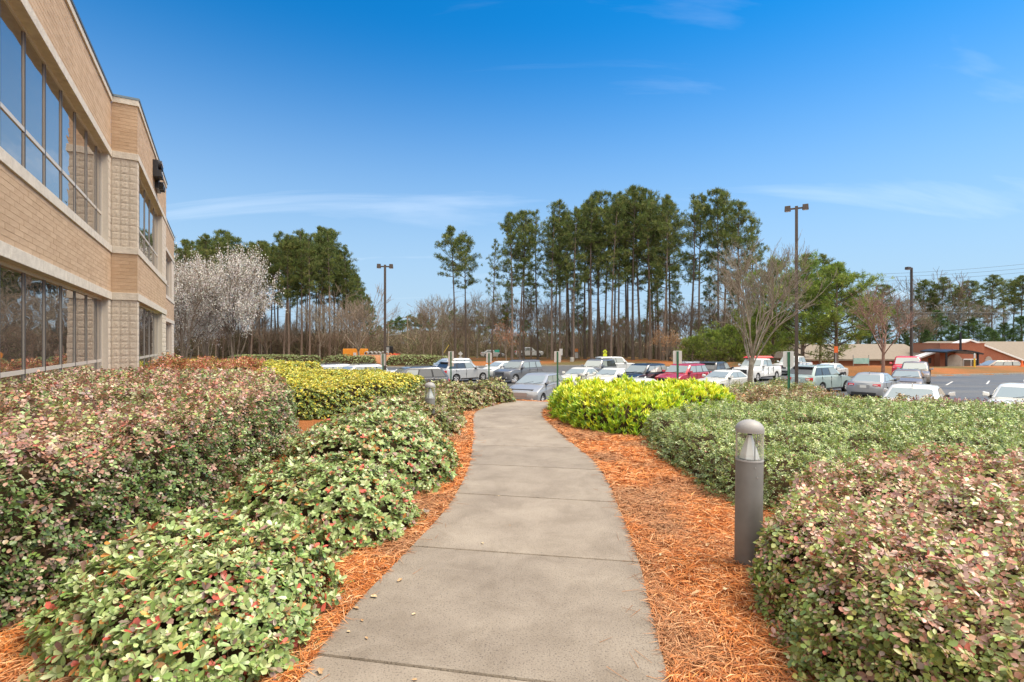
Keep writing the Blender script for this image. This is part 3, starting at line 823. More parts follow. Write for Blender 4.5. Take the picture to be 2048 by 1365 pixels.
    if solo:
        # the leaves that show largest are pieces of their own
        D_ = unit(D); vd = np.linalg.norm(Pc-np.array([0, 0, CAMZ]), axis=1)
        px = Pc[:, 0]/np.maximum(Pc[:, 1], .1); pz = (Pc[:, 2]-CAMZ)/np.maximum(Pc[:, 1], .1)
        big = np.where((np.abs(px) < .98) & (pz > -.65) & (Pc[:, 1] > .5), L_/vd, 0)*rs.uniform(.9, 1.1, len(vd))
        order = np.argsort(-big)[:solo]
        msk = np.zeros(len(Pc), bool); msk[order] = True
        Sx = np.cross(unit(D[order]), N[order])
        for i in order:
            dq = D[i]/np.linalg.norm(D[i]); nq = N[i]-dq*np.dot(N[i], dq); nq /= np.linalg.norm(nq); sq = np.cross(dq, nq)
            key = (name, tuple(np.round(np.log(np.maximum(C[i], .01))*2.2).astype(int)))
            if key not in LEAFMESH:
                v_, f_, c_ = leaf_mesh_data(np.zeros((1, 3)), np.array([[1., 0, 0]]), np.array([[0, 0, 1.]]), np.ones(1), np.ones(1), C[i:i+1], False, kind == 'rosette')
                lm = np_mesh('leaf', v_, f_, c_); lm.materials.append(MAT['leaf']); LEAFMESH[key] = lm
            o = bpy.data.objects.new('leaf', LEAFMESH[key]); COL.objects.link(o); o.parent = root
            p = Pc[i]-base; l, w = float(L_[i]), float(W_[i])
            o.matrix_local = Matrix(((dq[0]*l, -sq[0]*w, nq[0]*w, p[0]), (dq[1]*l, -sq[1]*w, nq[1]*w, p[1]), (dq[2]*l, -sq[2]*w, nq[2]*w, p[2]), (0, 0, 0, 1)))
        Pc, D, N, L_, W_, C = [q[~msk] for q in (Pc, D, N, L_, W_, C)]
    fr = np.linalg.norm(Pc-np.array([0, 0, CAMZ]), axis=1) > (0 if simple else 4.3)       # farther leaves: two triangles each
    nr_ = ~fr
    va, fa, ca = leaf_mesh_data((Pc-base)[nr_], D[nr_], N[nr_], L_[nr_], W_[nr_], C[nr_], False, kind == 'rosette')
    vb, fb, cb = leaf_mesh_data((Pc-base)[fr], D[fr], N[fr], L_[fr], W_[fr]*(1.0 if simple else 1.18), C[fr], True)
    v_ = np.concatenate([va, vb]); c_ = np.concatenate([ca, cb]); f_ = fa+[fb[0]+len(va)]
    link('foliage', np_mesh('foliage', v_, f_, c_), MAT['leaf'], root, kind='stuff')
    # shaded interior: twigs and old leaves
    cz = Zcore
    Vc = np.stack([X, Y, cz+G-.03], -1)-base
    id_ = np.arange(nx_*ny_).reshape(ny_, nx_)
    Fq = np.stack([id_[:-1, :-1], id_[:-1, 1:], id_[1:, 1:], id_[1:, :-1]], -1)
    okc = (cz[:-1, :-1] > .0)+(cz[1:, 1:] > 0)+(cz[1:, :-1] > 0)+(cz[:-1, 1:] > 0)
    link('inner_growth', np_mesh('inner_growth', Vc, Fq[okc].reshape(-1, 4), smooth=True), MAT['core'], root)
    # stray twigs poking through
    ntw = min(2600, int(n*.16))
    if ntw > 10:
        q = rs.integers(0, n, ntw); tl = Ln*sc[q]*rs.uniform(.8, 2.2, ntw)
        segs = np.concatenate([P[q]-Nn[q]*.04, P[q]+unit(Nn[q]+rnd[q]*.7+up*.3)*tl[:, None]*.9], axis=1)-np.concatenate([base, base])
        link('twigs', seg_mesh('twigs', segs, np.full(ntw, .0026)*sc[q], np.full(ntw, .0013)*sc[q], 3), MAT['twig'], root, kind='stuff')
    return root
def seg_mesh(name, S, r0, r1, k=3, col=None):
    S = np.asarray(S, float); n = len(S); a = S[:, :3]; b = S[:, 3:6]
    t = unit(b-a); ref = np.where(np.abs(t[:, 2:3]) < .9, np.array([[0, 0, 1.]]), np.array([[1., 0, 0]]))
    u = unit(np.cross(t, ref)); w = np.cross(t, u)
    V = np.empty((n, 2*k, 3), np.float32)
    for j in range(k):
        an = 2*math.pi*j/k; dvec = u*math.cos(an)+w*math.sin(an)
        V[:, j] = a+dvec*np.asarray(r0)[:, None]; V[:, k+j] = b+dvec*np.asarray(r1)[:, None]
    base = (np.arange(n)*2*k)[:, None]
    Fc = np.concatenate([base+np.array([[j, (j+1) % k, k+(j+1) % k, k+j]]) for j in range(k)])
    return np_mesh(name, V.reshape(-1, 3), Fc, None if col is None else np.repeat(col, 2*k, axis=0), smooth=True)

# leaf colours: sets for tops, and mostly darker sets for sides
G1, G2, G3, GY = (.20, .27, .115), (.27, .335, .165), (.12, .19, .06), (.30, .34, .13)
SIL = (.36, .41, .27)
RED, ORG, PUR, BRN, PNK = (.50, .10, .08), (.45, .21, .07), (.24, .165, .16), (.26, .16, .085), (.42, .22, .18)
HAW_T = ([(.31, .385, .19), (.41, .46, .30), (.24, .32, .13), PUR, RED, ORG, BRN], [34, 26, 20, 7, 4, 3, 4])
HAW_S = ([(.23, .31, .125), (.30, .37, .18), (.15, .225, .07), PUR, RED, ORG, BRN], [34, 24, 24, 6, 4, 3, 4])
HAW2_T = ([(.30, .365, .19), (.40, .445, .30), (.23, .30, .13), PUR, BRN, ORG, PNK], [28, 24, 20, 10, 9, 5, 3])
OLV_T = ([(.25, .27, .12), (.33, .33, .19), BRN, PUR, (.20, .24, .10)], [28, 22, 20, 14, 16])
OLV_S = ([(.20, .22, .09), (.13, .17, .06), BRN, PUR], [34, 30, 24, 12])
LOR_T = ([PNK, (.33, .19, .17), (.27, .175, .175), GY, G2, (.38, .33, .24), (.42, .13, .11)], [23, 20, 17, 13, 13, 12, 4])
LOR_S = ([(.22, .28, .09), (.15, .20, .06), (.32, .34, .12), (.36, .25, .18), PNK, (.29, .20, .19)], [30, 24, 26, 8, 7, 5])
LORD_S = ([(.15, .21, .085), (.10, .155, .05), (.075, .12, .04), (.25, .18, .15), (.32, .18, .15), (.18, .13, .13)], [30, 28, 18, 10, 6, 10])  # left hedge flank: its shade is put into the darker leaf colours
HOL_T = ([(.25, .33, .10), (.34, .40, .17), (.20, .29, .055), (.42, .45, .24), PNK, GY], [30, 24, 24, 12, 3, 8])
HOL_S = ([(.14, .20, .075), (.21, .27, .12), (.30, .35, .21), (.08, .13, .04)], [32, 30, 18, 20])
YEL_T = ([(.62, .48, .05), (.55, .47, .09), (.30, .35, .06), (.20, .27, .06), (.68, .55, .18)], [30, 24, 22, 16, 10])
YEL_S = ([(.08, .13, .03), (.13, .19, .05), (.22, .27, .07), (.50, .42, .06)], [36, 34, 18, 7])
LIM_T = ([(.60, .64, .035), (.72, .70, .05), (.42, .56, .04), (.78, .66, .09)], [34, 28, 26, 8])
LIM_S = ([(.22, .37, .035), (.33, .47, .04), (.12, .24, .03), (.46, .53, .05)], [34, 28, 22, 14])
NAN_T = ([(.50, .17, .10), (.42, .13, .11), (.42, .24, .10), (.28, .26, .08), (.55, .20, .20)], [28, 22, 22, 16, 10])
NAN_S = ([(.34, .14, .07), (.20, .19, .06), (.26, .10, .07)], [34, 34, 30])
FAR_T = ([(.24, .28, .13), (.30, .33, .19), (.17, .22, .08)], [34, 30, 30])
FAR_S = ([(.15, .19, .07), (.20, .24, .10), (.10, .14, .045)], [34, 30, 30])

# -- hawthorn mounds along the left of the walk
gh = 'low mounds along the left edge of the walk'
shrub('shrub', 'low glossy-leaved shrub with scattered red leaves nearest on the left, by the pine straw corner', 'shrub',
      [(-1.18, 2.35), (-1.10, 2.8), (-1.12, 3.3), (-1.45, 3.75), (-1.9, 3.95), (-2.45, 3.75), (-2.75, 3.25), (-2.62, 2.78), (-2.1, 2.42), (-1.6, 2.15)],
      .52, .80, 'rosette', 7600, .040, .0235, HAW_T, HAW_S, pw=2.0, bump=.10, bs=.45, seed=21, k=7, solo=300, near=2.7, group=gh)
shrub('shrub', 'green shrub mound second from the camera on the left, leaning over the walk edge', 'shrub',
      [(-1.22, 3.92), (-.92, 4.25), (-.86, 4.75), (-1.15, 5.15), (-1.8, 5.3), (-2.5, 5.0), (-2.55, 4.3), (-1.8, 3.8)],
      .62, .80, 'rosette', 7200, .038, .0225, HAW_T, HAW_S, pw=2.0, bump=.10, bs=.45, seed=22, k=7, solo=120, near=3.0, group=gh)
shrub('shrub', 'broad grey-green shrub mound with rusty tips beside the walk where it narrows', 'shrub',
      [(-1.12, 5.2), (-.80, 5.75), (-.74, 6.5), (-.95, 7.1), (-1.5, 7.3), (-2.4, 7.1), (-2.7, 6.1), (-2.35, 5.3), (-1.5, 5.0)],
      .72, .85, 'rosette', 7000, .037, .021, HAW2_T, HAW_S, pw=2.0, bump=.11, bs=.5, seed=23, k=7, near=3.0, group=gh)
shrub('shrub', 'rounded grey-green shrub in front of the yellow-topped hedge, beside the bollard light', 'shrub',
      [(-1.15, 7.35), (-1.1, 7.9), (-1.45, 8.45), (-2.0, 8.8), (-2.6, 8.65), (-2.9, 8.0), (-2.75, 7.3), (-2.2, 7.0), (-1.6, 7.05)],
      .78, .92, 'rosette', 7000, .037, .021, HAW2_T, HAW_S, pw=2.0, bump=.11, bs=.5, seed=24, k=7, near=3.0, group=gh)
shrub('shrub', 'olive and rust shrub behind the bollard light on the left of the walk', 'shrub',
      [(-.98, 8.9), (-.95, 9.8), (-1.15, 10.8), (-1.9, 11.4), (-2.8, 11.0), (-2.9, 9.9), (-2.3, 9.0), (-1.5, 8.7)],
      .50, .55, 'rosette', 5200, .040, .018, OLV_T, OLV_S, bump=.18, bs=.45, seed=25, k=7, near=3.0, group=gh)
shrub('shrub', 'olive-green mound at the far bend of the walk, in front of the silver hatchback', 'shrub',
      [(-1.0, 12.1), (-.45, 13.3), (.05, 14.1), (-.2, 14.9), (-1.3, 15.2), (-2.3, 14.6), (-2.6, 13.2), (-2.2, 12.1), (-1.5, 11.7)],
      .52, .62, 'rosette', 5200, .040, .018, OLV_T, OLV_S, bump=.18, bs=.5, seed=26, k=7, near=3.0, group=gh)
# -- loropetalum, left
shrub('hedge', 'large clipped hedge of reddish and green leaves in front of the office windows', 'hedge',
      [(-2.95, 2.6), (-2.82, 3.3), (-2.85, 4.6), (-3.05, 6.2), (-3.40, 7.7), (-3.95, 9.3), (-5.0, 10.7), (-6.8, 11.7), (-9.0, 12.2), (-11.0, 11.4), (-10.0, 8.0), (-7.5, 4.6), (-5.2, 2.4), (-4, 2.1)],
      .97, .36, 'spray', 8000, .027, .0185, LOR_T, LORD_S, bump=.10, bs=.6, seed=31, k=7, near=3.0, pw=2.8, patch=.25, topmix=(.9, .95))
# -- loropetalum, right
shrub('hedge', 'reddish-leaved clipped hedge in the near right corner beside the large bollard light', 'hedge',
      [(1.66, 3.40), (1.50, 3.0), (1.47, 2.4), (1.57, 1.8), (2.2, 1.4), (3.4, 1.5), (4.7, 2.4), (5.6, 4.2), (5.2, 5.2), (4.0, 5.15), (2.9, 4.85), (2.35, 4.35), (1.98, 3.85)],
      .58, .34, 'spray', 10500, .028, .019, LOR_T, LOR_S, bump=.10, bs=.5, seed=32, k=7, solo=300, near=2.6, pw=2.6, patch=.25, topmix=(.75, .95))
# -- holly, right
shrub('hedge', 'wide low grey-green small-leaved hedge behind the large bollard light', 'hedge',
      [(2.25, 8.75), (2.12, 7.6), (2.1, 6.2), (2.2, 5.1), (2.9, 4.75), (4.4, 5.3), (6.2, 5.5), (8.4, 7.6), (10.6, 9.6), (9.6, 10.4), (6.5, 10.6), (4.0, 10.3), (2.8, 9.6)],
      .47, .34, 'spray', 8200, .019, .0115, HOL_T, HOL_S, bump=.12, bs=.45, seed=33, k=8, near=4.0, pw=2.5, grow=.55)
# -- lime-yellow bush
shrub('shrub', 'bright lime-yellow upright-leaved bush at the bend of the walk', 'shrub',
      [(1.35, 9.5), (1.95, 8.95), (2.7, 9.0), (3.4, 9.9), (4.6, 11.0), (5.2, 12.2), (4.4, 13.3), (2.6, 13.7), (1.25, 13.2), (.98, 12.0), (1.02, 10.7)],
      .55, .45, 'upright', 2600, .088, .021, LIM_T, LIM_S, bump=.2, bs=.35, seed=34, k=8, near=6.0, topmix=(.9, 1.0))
# -- yellow-topped hedges
gyh = 'clipped hedges with yellow new growth on top'
shrub('hedge', 'clipped hedge with bright yellow top in front of the parked grey SUV', 'hedge',
      [(-5.4, 10.9), (-4.3, 10.9), (-3.1, 12.0), (-2.5, 13.8), (-2.7, 15.8), (-4.0, 17.2), (-6.2, 18.2), (-8.6, 17.9), (-8.4, 15.6), (-7.2, 13.4)],
      .72, .45, 'rosette', 4600, .036, .021, YEL_T, YEL_S, bump=.12, bs=.6, seed=41, k=6, near=7.0, topmix=(.85, 1.0), pw=2.6, group=gyh)
shrub('hedge', 'farther yellow-topped green hedge beside the red-leaved shrub near the office', 'hedge',
      [(-11.8, 18.6), (-9.6, 18.8), (-8.4, 20.2), (-8.2, 22.5), (-10.2, 25.4), (-13.6, 26.2), (-15.2, 23.6), (-13.6, 20.2)],
      .80, .5, 'rosette', 3600, .036, .021, YEL_T, YEL_S, bump=.12, bs=.6, seed=42, k=6, near=5.0, topmix=(.85, 1.0), pw=2.6, group=gyh)
shrub('shrub', 'orange-red nandina-like shrub against the corner of the office building', 'shrub',
      [(-10.9, 14.9), (-9.3, 14.5), (-8.2, 15.6), (-7.9, 17.0), (-8.8, 18.1), (-10.6, 18.8), (-12.4, 18.9), (-12.2, 16.8)],
      .95, .8, 'spray', 3600, .04, .018, NAN_T, NAN_S, bump=.3, bs=.5, seed=43, k=7, near=5.0)
shrub('shrub', 'dark green rounded evergreen at the far corner of the office building', 'shrub',
      [(-19.9, 31.4), (-18.0, 31.0), (-17.2, 32.4), (-18.0, 33.8), (-19.8, 33.6)],
      1.9, .9, 'rosette', 900, .05, .024, ([(.10, .19, .06), (.15, .26, .09)], [1, 1]), ([(.07, .14, .04), (.10, .18, .06)], [1, 1]), bump=.2, bs=.6, seed=44, k=6, near=6.0)
# -- ground cover beyond the holly
shrub('ground_cover', 'brownish low ground cover between the green hedge and the parked cars', 'ground cover',
      [(4.4, 11.2), (6.2, 10.9), (8.6, 10.8), (10.4, 11.6), (12.4, 14.0), (12.6, 15.6), (10.4, 15.8), (7.4, 15.2), (5.4, 14.0)],
      .26, .4, 'spray', 4200, .032, .015, OLV_T, ([(.16, .17, .07), BRN, (.30, .17, .08), PUR], [30, 30, 22, 12]), bump=.35, bs=.6, seed=51, k=7, near=4.0)
shrub('shrub', 'small purple-leaved shrub behind the green hedge at the right edge, before a white sedan', 'shrub',
      [(8.6, 10.6), (9.9, 10.4), (11.6, 11.2), (12.2, 12.3), (10.6, 12.5), (9.0, 11.7)],
      .26, .35, 'spray', 4500, .03, .017, ([(.22, .10, .13), (.30, .15, .17), (.34, .2, .16)], [30, 30, 12]), ([(.16, .08, .09), (.2, .14, .09)], [1, 1]), bump=.25, bs=.4, seed=52, k=7, near=4.0)
JUN_T = ([(.20, .26, .09), (.28, .32, .13), (.24, .19, .10)], [30, 26, 14]); JUN_S = ([(.12, .17, .05), (.2, .16, .08)], [30, 16])
gj = 'junipers under the bare tree'
shrub('juniper', 'spreading green juniper left of the bare tree trunk on the bank', 'shrub',
      [(7.4, 17.6), (8.6, 17.2), (9.5, 18.0), (9.6, 19.4), (8.6, 20.0), (7.6, 19.2)], .55, .6, 'spray', 3600, .05, .014, JUN_T, JUN_S, bump=.35, bs=.5, seed=53, k=7, near=5.0, zoff=.12, group=gj)
shrub('juniper', 'spreading juniper right of the bare tree trunk beside a parking sign', 'shrub',
      [(9.8, 18.2), (11.0, 17.9), (11.9, 18.9), (11.8, 20.6), (10.9, 21.2), (10.0, 20.2)], .58, .6, 'spray', 3600, .05, .014, JUN_T, JUN_S, bump=.35, bs=.5, seed=54, k=7, near=5.0, zoff=.18, group=gj)
# -- far clipped hedges beyond the car park
gf = 'clipped hedges beyond the car park'
for i, (x0, x1, lab) in enumerate(((-40, -27, 'far clipped hedge at the foot of the pine wood on the left'),
                                   (-26.6, -19.2, 'far clipped hedge in front of the orange container'),
                                   (-17.8, -8.5, 'far clipped hedge with a rusty patch behind the silver SUV'))):
    yb = 71.6 if i < 2 else 72.4
    shrub('hedge', lab, 'hedge', [(x0, yb), (x0+2, yb-.5), ((x0+x1)/2, yb-.3), (x1-1.5, yb-.3), (x1, yb+.4), (x1-1, yb+2.2), ((x0+x1)/2, yb+2.4), (x0+1, yb+2.3)],
          1.25, .5, 'rosette', 1100, .05, .03, FAR_T, FAR_S, bump=.14, bs=1.5, seed=60+i, k=5, near=12.0, grow=.6, simple=True, group=gf)

# ------------------------------------------------------------------ loose pine needles
def needles(name, polys, dens, label):
    allP = []; 
    for poly in polys:
        xs = [p[0] for p in poly]; ys = [p[1] for p in poly]
        A = (max(xs)-min(xs))*(max(ys)-min(ys)); n = int(A*dens)
        x = rng.uniform(min(xs), max(xs), n); y = rng.uniform(min(ys), max(ys), n)
        k = inside(x, y, poly); keep = rng.random(n) < np.clip(3.4/np.maximum(y, 1), .12, 1)**1.1
        allP.append(np.stack([x[k & keep], y[k & keep]], 1))
    P = np.concatenate(allP); n = len(P)
    sc = np.clip(P[:, 1]/3.4, 1, 3)**.7
    L_ = rng.uniform(.05, .19, n)*np.minimum(sc, 1.3); an = rng.random(n)*6.283
    lumps = .030*(vnoise(P[:, 0], P[:, 1], .16, 5)+vnoise(P[:, 0], P[:, 1], .5, 6)+.6)
    z = zg(P[:, 0], P[:, 1])+np.maximum(lumps, 0)+rng.random(n)*.028
    tilt = rng.normal(0, .16, n)
    D = np.stack([np.cos(an)*np.cos(tilt), np.sin(an)*np.cos(tilt), np.sin(tilt)], 1)
    a = np.stack([P[:, 0], P[:, 1], z], 1)-D*(L_/2)[:, None]; b = a+D*L_[:, None]
    mid = (a+b)/2; mid[:, 2] += rng.uniform(0, .015, n)
    S = np.stack([-np.sin(an), np.cos(an), rng.normal(0, .5, n)], 1); w = .0024*sc
    V = np.stack([a, mid+S*w[:, None], mid-S*w[:, None], b], 1)
    V[:, :, 2] = np.maximum(V[:, :, 2], zg(P[:, 0], P[:, 1])[:, None]+.004)
    base = (np.arange(n)*4)[:, None]
    Fc = np.concatenate([base+np.array([[0, 1, 2]]), base+np.array([[1, 3, 2]])])
    pal = np.array([(.64, .225, .06), (.54, .165, .04), (.72, .33, .125), (.36, .105, .03), (.76, .43, .22), (.58, .205, .055)])
    C = pal[rng.integers(0, len(pal), n)]*np.exp(rng.normal(0, .16, (n, 1)))
    old = np.clip(vnoise(P[:, 0], P[:, 1], .45, 8)*1.6+.12+rng.normal(0, .12, n), 0, .65)[:, None]     # weathered, greyer patches
    C = C*(1-old)+np.array([[.36, .21, .12]])*old
    o = link(name, np_mesh(name, V.reshape(-1, 3), Fc, np.repeat(C, 4, axis=0)), MAT['straw'], kind='stuff')
    return tag(o, label, 'pine straw')
right_bed = [(edge_at(_wr, y)-.01, y) for y in np.linspace(1.6, 13.2, 40)]
needles('pine_straw', [[(p[0]+.0, p[1]) for p in right_bed] + [(1.5, 13.2), (1.3, 10.4), (2.4, 8.8), (2.5, 5.5), (3.2, 4.6), (2.4, 1.6)]], 7000, 'loose orange pine needles covering the bed right of the walk')
left_bed = [(edge_at(_wl, y)+.01, y) for y in np.linspace(1.6, 14.0, 40)]
needles('pine_straw', [[(p[0], p[1]) for p in left_bed] + [(-1.0, 14.0), (-1.3, 11.6), (-1.5, 8.0), (-1.5, 4.5), (-1.8, 3.4), (-3.4, 2.9), (-3.2, 1.6)],
                       [(-3.2, 5.6), (-2.2, 5.6), (-2.8, 8.6), (-3.9, 9.2), (-3.6, 7.5)], [(-.2, 14.5), (2.0, 14.3), (3.4, 17.5), (1.5, 20), (-1.5, 18)]], 6000, 'loose orange pine needles along the left edge of the walk')
# stray needles caught on the near right hedge and spilled on the slabs
def stray(name, pts, label):
    n = len(pts); pts = np.array(pts); an = rng.random(n)*6.283; L_ = rng.uniform(.08, .17, n)
    D = np.stack([np.cos(an), np.sin(an), rng.normal(0, .04, n)], 1); a = pts-D*(L_/2)[:, None]; b = pts+D*(L_/2)[:, None]
    C = np.array([(.45, .20, .08)])*np.exp(rng.normal(0, .2, (n, 1)))
    return tag(link(name, seg_mesh(name, np.concatenate([a, b], 1), np.full(n, .0014), np.full(n, .0006), 3, C), MAT['straw'], kind='stuff'), label, 'pine needles')
sp = []
for i in range(90):
    y = random.uniform(2.0, 9.0); side = random.random() < .5
    x = edge_at(_wl, y)+abs(random.gauss(0, .09)) if side else edge_at(_wr, y)-abs(random.gauss(0, .09))
    sp.append((x, y, .006))
stray('pine_needles', sp, 'single pine needles spilled over the edges of the concrete walk')
# fallen leaves
MAT['dry_leaf'] = M('dry_leaf', (.40, .22, .10), (.52, .36, .2), scale=30, rough=.8)
MAT['pale_leaf'] = M('pale_leaf', (.62, .52, .34), (.55, .40, .22), scale=30, rough=.8)
def dry_leaf(seed):
    rs = random.Random(seed); n = 9; V = [(0, 0, .004)]; 
    for k in range(n):
        a = 2*math.pi*k/n; r = .5*(1-.35*(k % 2))*rs.uniform(.8, 1.1)
        V.append((r*math.cos(a), .62*r*math.sin(a), .10*rs.random()+.08*abs(math.sin(a))))
    F_ = [(0, k+1, (k+1) % n+1) for k in range(n)]
    me = bpy.data.meshes.new('fallen_leaf'); me.from_pydata(V, [], F_); return me
DL = [dry_leaf(s) for s in range(4)]
ORD = ['the', 'second', 'third', 'fourth', 'fifth', 'sixth', 'seventh', 'eighth', 'ninth', 'tenth', 'eleventh', 'twelfth', 'thirteenth', 'fourteenth']
WLEAF = [1162, 1230, 1243, 1265, 1278, 1088, 1362, 1195, 1218, 991, 1345, 993, 1052, 1093]
SLEAF = [1050, 1098, 1118, 1195, 1188, 960]
for m_, q in zip(DL, ('dry_leaf', 'pale_leaf', 'dry_leaf', 'pale_leaf')): m_.materials.append(MAT[q])
for i, (px, py, s) in enumerate([(800, 1162, .055), (828, 1230, .035), (724, 1243, .03), (697, 1265, .03), (733, 1278, .03), (965, 1088, .04), (830, 1362, .03), (748, 1195, .06), (712, 1218, .05),
                                 (1221, 991, .03), (640, 1345, .06), (998, 993, .03), (1020, 1052, .02), (1275, 1093, .035)]):
    Y_ = 1648.6/(py-686); o = link('fallen_leaf', DL[i % 4]); o.location = (PX(px, Y_), Y_, .004); o.scale = (s, s, s); o.rotation_euler = (0, 0, random.random()*6)
    tag(o, 'small curled dry leaf on the concrete walk, %s nearest to the camera' % ORD[sorted(range(14), key=lambda q: -WLEAF[q]).index(i)], 'leaf', 'dry leaves on the walk')
for i, (px, py, s) in enumerate([(1402, 1050, .05), (1415, 1098, .06), (1322, 1118, .045), (1395, 1195, .07), (1450, 1188, .05), (1335, 960, .05)]):
    Y_ = 1648.6/(py-686); o = link('fallen_leaf', DL[(i+1) % 4]); o.location = (PX(px, Y_), Y_, .03); o.scale = (s, s, s); o.rotation_euler = (.2, .1, random.random()*6)
    tag(o, 'pale dry leaf on the straw right of the walk, %s nearest to the camera' % ORD[sorted(range(6), key=lambda q: -SLEAF[q]).index(i)], 'leaf', 'dry leaves on the straw')
# ------------------------------------------------------------------ bollard lights
MAT['bollard'] = M('bollard', (.155, .148, .144), (.195, .187, .18), scale=7, rough=.5, rvar=.12, detail=8)
MAT['bollard_cap'] = M('bollard_cap', (.30, .292, .29), (.33, .32, .315), scale=15, rough=.55)
MAT['reflector'] = M('reflector', (.86, .86, .86), rough=.3, metal=.1)
MAT['dark_metal'] = M('dark_metal', (.05, .05, .05), rough=.4, metal=.6)
def clear(name, tint=(.90, .915, .90), alpha=.82):
    m = bpy.data.materials.new(name); m.use_nodes = True; nt = m.node_tree; nt.nodes.clear()
    o = nt.nodes.new('ShaderNodeOutputMaterial'); t = nt.nodes.new('ShaderNodeBsdfTransparent'); g_ = nt.nodes.new('ShaderNodeBsdfGlossy')
    t.inputs[0].default_value = (*tint, 1); g_.inputs['Roughness'].default_value = .03
    f = nt.nodes.new('ShaderNodeMath'); f.operation = 'MULTIPLY'; f.inputs[1].default_value = .9; lw = nt.nodes.new('ShaderNodeLayerWeight'); lw.inputs[0].default_value = .42; nt.links.new(lw.outputs['Facing'], f.inputs[0])
    mx = nt.nodes.new('ShaderNodeMixShader')
    df = nt.nodes.new('ShaderNodeBsdfDiffuse'); df.inputs[0].default_value = (.75, .76, .74, 1); m2 = nt.nodes.new('ShaderNodeMixShader'); m2.inputs[0].default_value = .45  # diffuse white paints the bright edges of the lens
    nt.links.new(g_.outputs[0], m2.inputs[1]); nt.links.new(df.outputs[0], m2.inputs[2])
    nt.links.new(f.outputs[0], mx.inputs[0]); nt.links.new(t.outputs[0], mx.inputs[1]); nt.links.new(m2.outputs[0], mx.inputs[2]); nt.links.new(mx.outputs[0], o.inputs[0])
    return m
MAT['clear'] = clear('clear')
def bollard(x, y, zb, label, lean=0.0):
    t = thing('bollard_light', label, 'bollard', (x, y, zb), 0, 'bollard lights beside the walk')
    t.rotation_euler = (0, lean, 0)
    n = 40
    MB().lathe([(.094, -.1), (.094, .745), (.092, .752), (.0, .752)], n).build('post', MAT['bollard'], t, smooth=40)
    MB().lathe([(.096, .753), (.096, .764), (.093, .768), (.0, .768)], n).build('collar', MAT['bollard_cap'], t, smooth=40)
    MB().lathe([(.0945, .768), (.0945, .962), (.0, .962)], n).build('lens', MAT['clear'], t, smooth=40)
    MB().lathe([(.072, .769), (.066, .80), (.014, .945), (.0, .947)], 8).build('reflector', MAT['reflector'], t)
    MB().lathe([(.016, .925), (.016, .962), (.0, .962)], 12).build('lamp_socket', MAT['dark_metal'], t, smooth=40)
    for k in range(3):
        a = .5+k*2.094; MB().tube([(.088*math.cos(a), .088*math.sin(a), .768), (.088*math.cos(a), .088*math.sin(a), .962)], .0035, 6).build('rod', MAT['bollard_cap'], t)
    prof = [(.0975, .960), (.098, .978)]+[(.098*math.cos(u), .978+.072*math.sin(u)) for u in np.linspace(.12, math.pi/2, 10)]
    prof[-1] = (.0, prof[-1][1])
    MB().lathe([(.09, .960)]+prof, n).build('cap', MAT['bollard_cap'], t, smooth=40)
    for a in (-1.6, -1.45): MB().lathe([(.005, 0), (.005, .004), (0, .004)], 8, 'y', (0.0, 0, 0)).build('screw', MAT['bollard_cap'], t, loc=(.1*math.cos(a), .1*math.sin(a)-.004, .72 if a == -1.6 else .65))
    return t
bollard(1.725, 3.74, 0.0, 'grey bollard light with clear lens standing in straw beside the reddish hedge', .012)
bollard(-1.50, 9.35, -.16, 'grey bollard light among the shrubs left of the walk')
bollard(1.83, 13.5, -.24, 'small distant bollard light behind the lime-yellow bush')

# ------------------------------------------------------------------ parking signs (seen from behind)
MAT['sign_back'] = M('sign_back', (.52, .53, .53), (.60, .61, .60), scale=5, rough=.5, metal=.1)
MAT['post_green'] = M('post_green', (.035, .16, .085), (.045, .19, .10), scale=8, rough=.6)
def park_sign(px, ytop, ybot, Y, label, w=.305, second=False, base=None):
    x = PX(px, Y); zt = PZ(ytop, Y); zb = zg1(x, Y)
    t = thing('parking_sign', label, 'sign', (x, Y, zb), 0, 'parking signs along the near row')
    h = zt-zb
    mb = MB(); mb.box(-.034, -.026, -.03, .0, -.4, h-.02).box(.026, .034, -.03, .0, -.4, h-.02).box(-.026, .026, -.006, .0, -.4, h-.02)
    mb.build('post', MAT['post_green'], t)
    def panel(z0, z1, ww):
        r = .025; pts = []
        for cx_, cz_, a0 in ((ww/2-r, z1-r, 0), (-ww/2+r, z1-r, 90), (-ww/2+r, z0+r, 180), (ww/2-r, z0+r, 270)):
            for k in range(5): a = R(a0+k*22.5); pts.append((cx_+r*math.cos(a), cz_+r*math.sin(a)))
        n = len(pts); v = [(p[0], .002, p[1]) for p in pts]+[(p[0], .006, p[1]) for p in pts]
        MB().add(v, [tuple(range(n)), tuple(range(2*n-1, n-1, -1))]+[(k, n+k, n+(k+1) % n, (k+1) % n) for k in range(n)]).build('panel', MAT['sign_back'], t)
    hp = (ybot-ytop)/1024*Y
    panel(h-hp, h, w)
    if second: panel(h-hp-.24, h-hp-.02, w)
    for zz in (h-.06, h-hp+.06):
        MB().lathe([(.008, 0), (.008, .006), (0, .006)], 8, 'y').build('bolt', MAT['dark_metal'], t, loc=(0, -.036, zz))
    return t
park_sign(1577, 703, 735, 15.6, 'white-backed parking sign on a green post beside the mint-green SUV', .33)
park_sign(1355, 702, 728, 18.0, 'parking sign on a green post in front of the red SUV', .31)
park_sign(1115, 703, 725, 22.2, 'parking sign on a green post behind the silver hatchback', .285)
park_sign(978, 706, 726, 25.6, 'parking sign on a green post between the white and dark grey SUVs', .285)
park_sign(902, 703, 724, 26.6, 'double-panel parking sign before the white SUV with red tail lamp', .30, True)
park_sign(766, 708, 732, 30.0, 'parking sign beside the tall twin-headed lamp post on the left', .285)

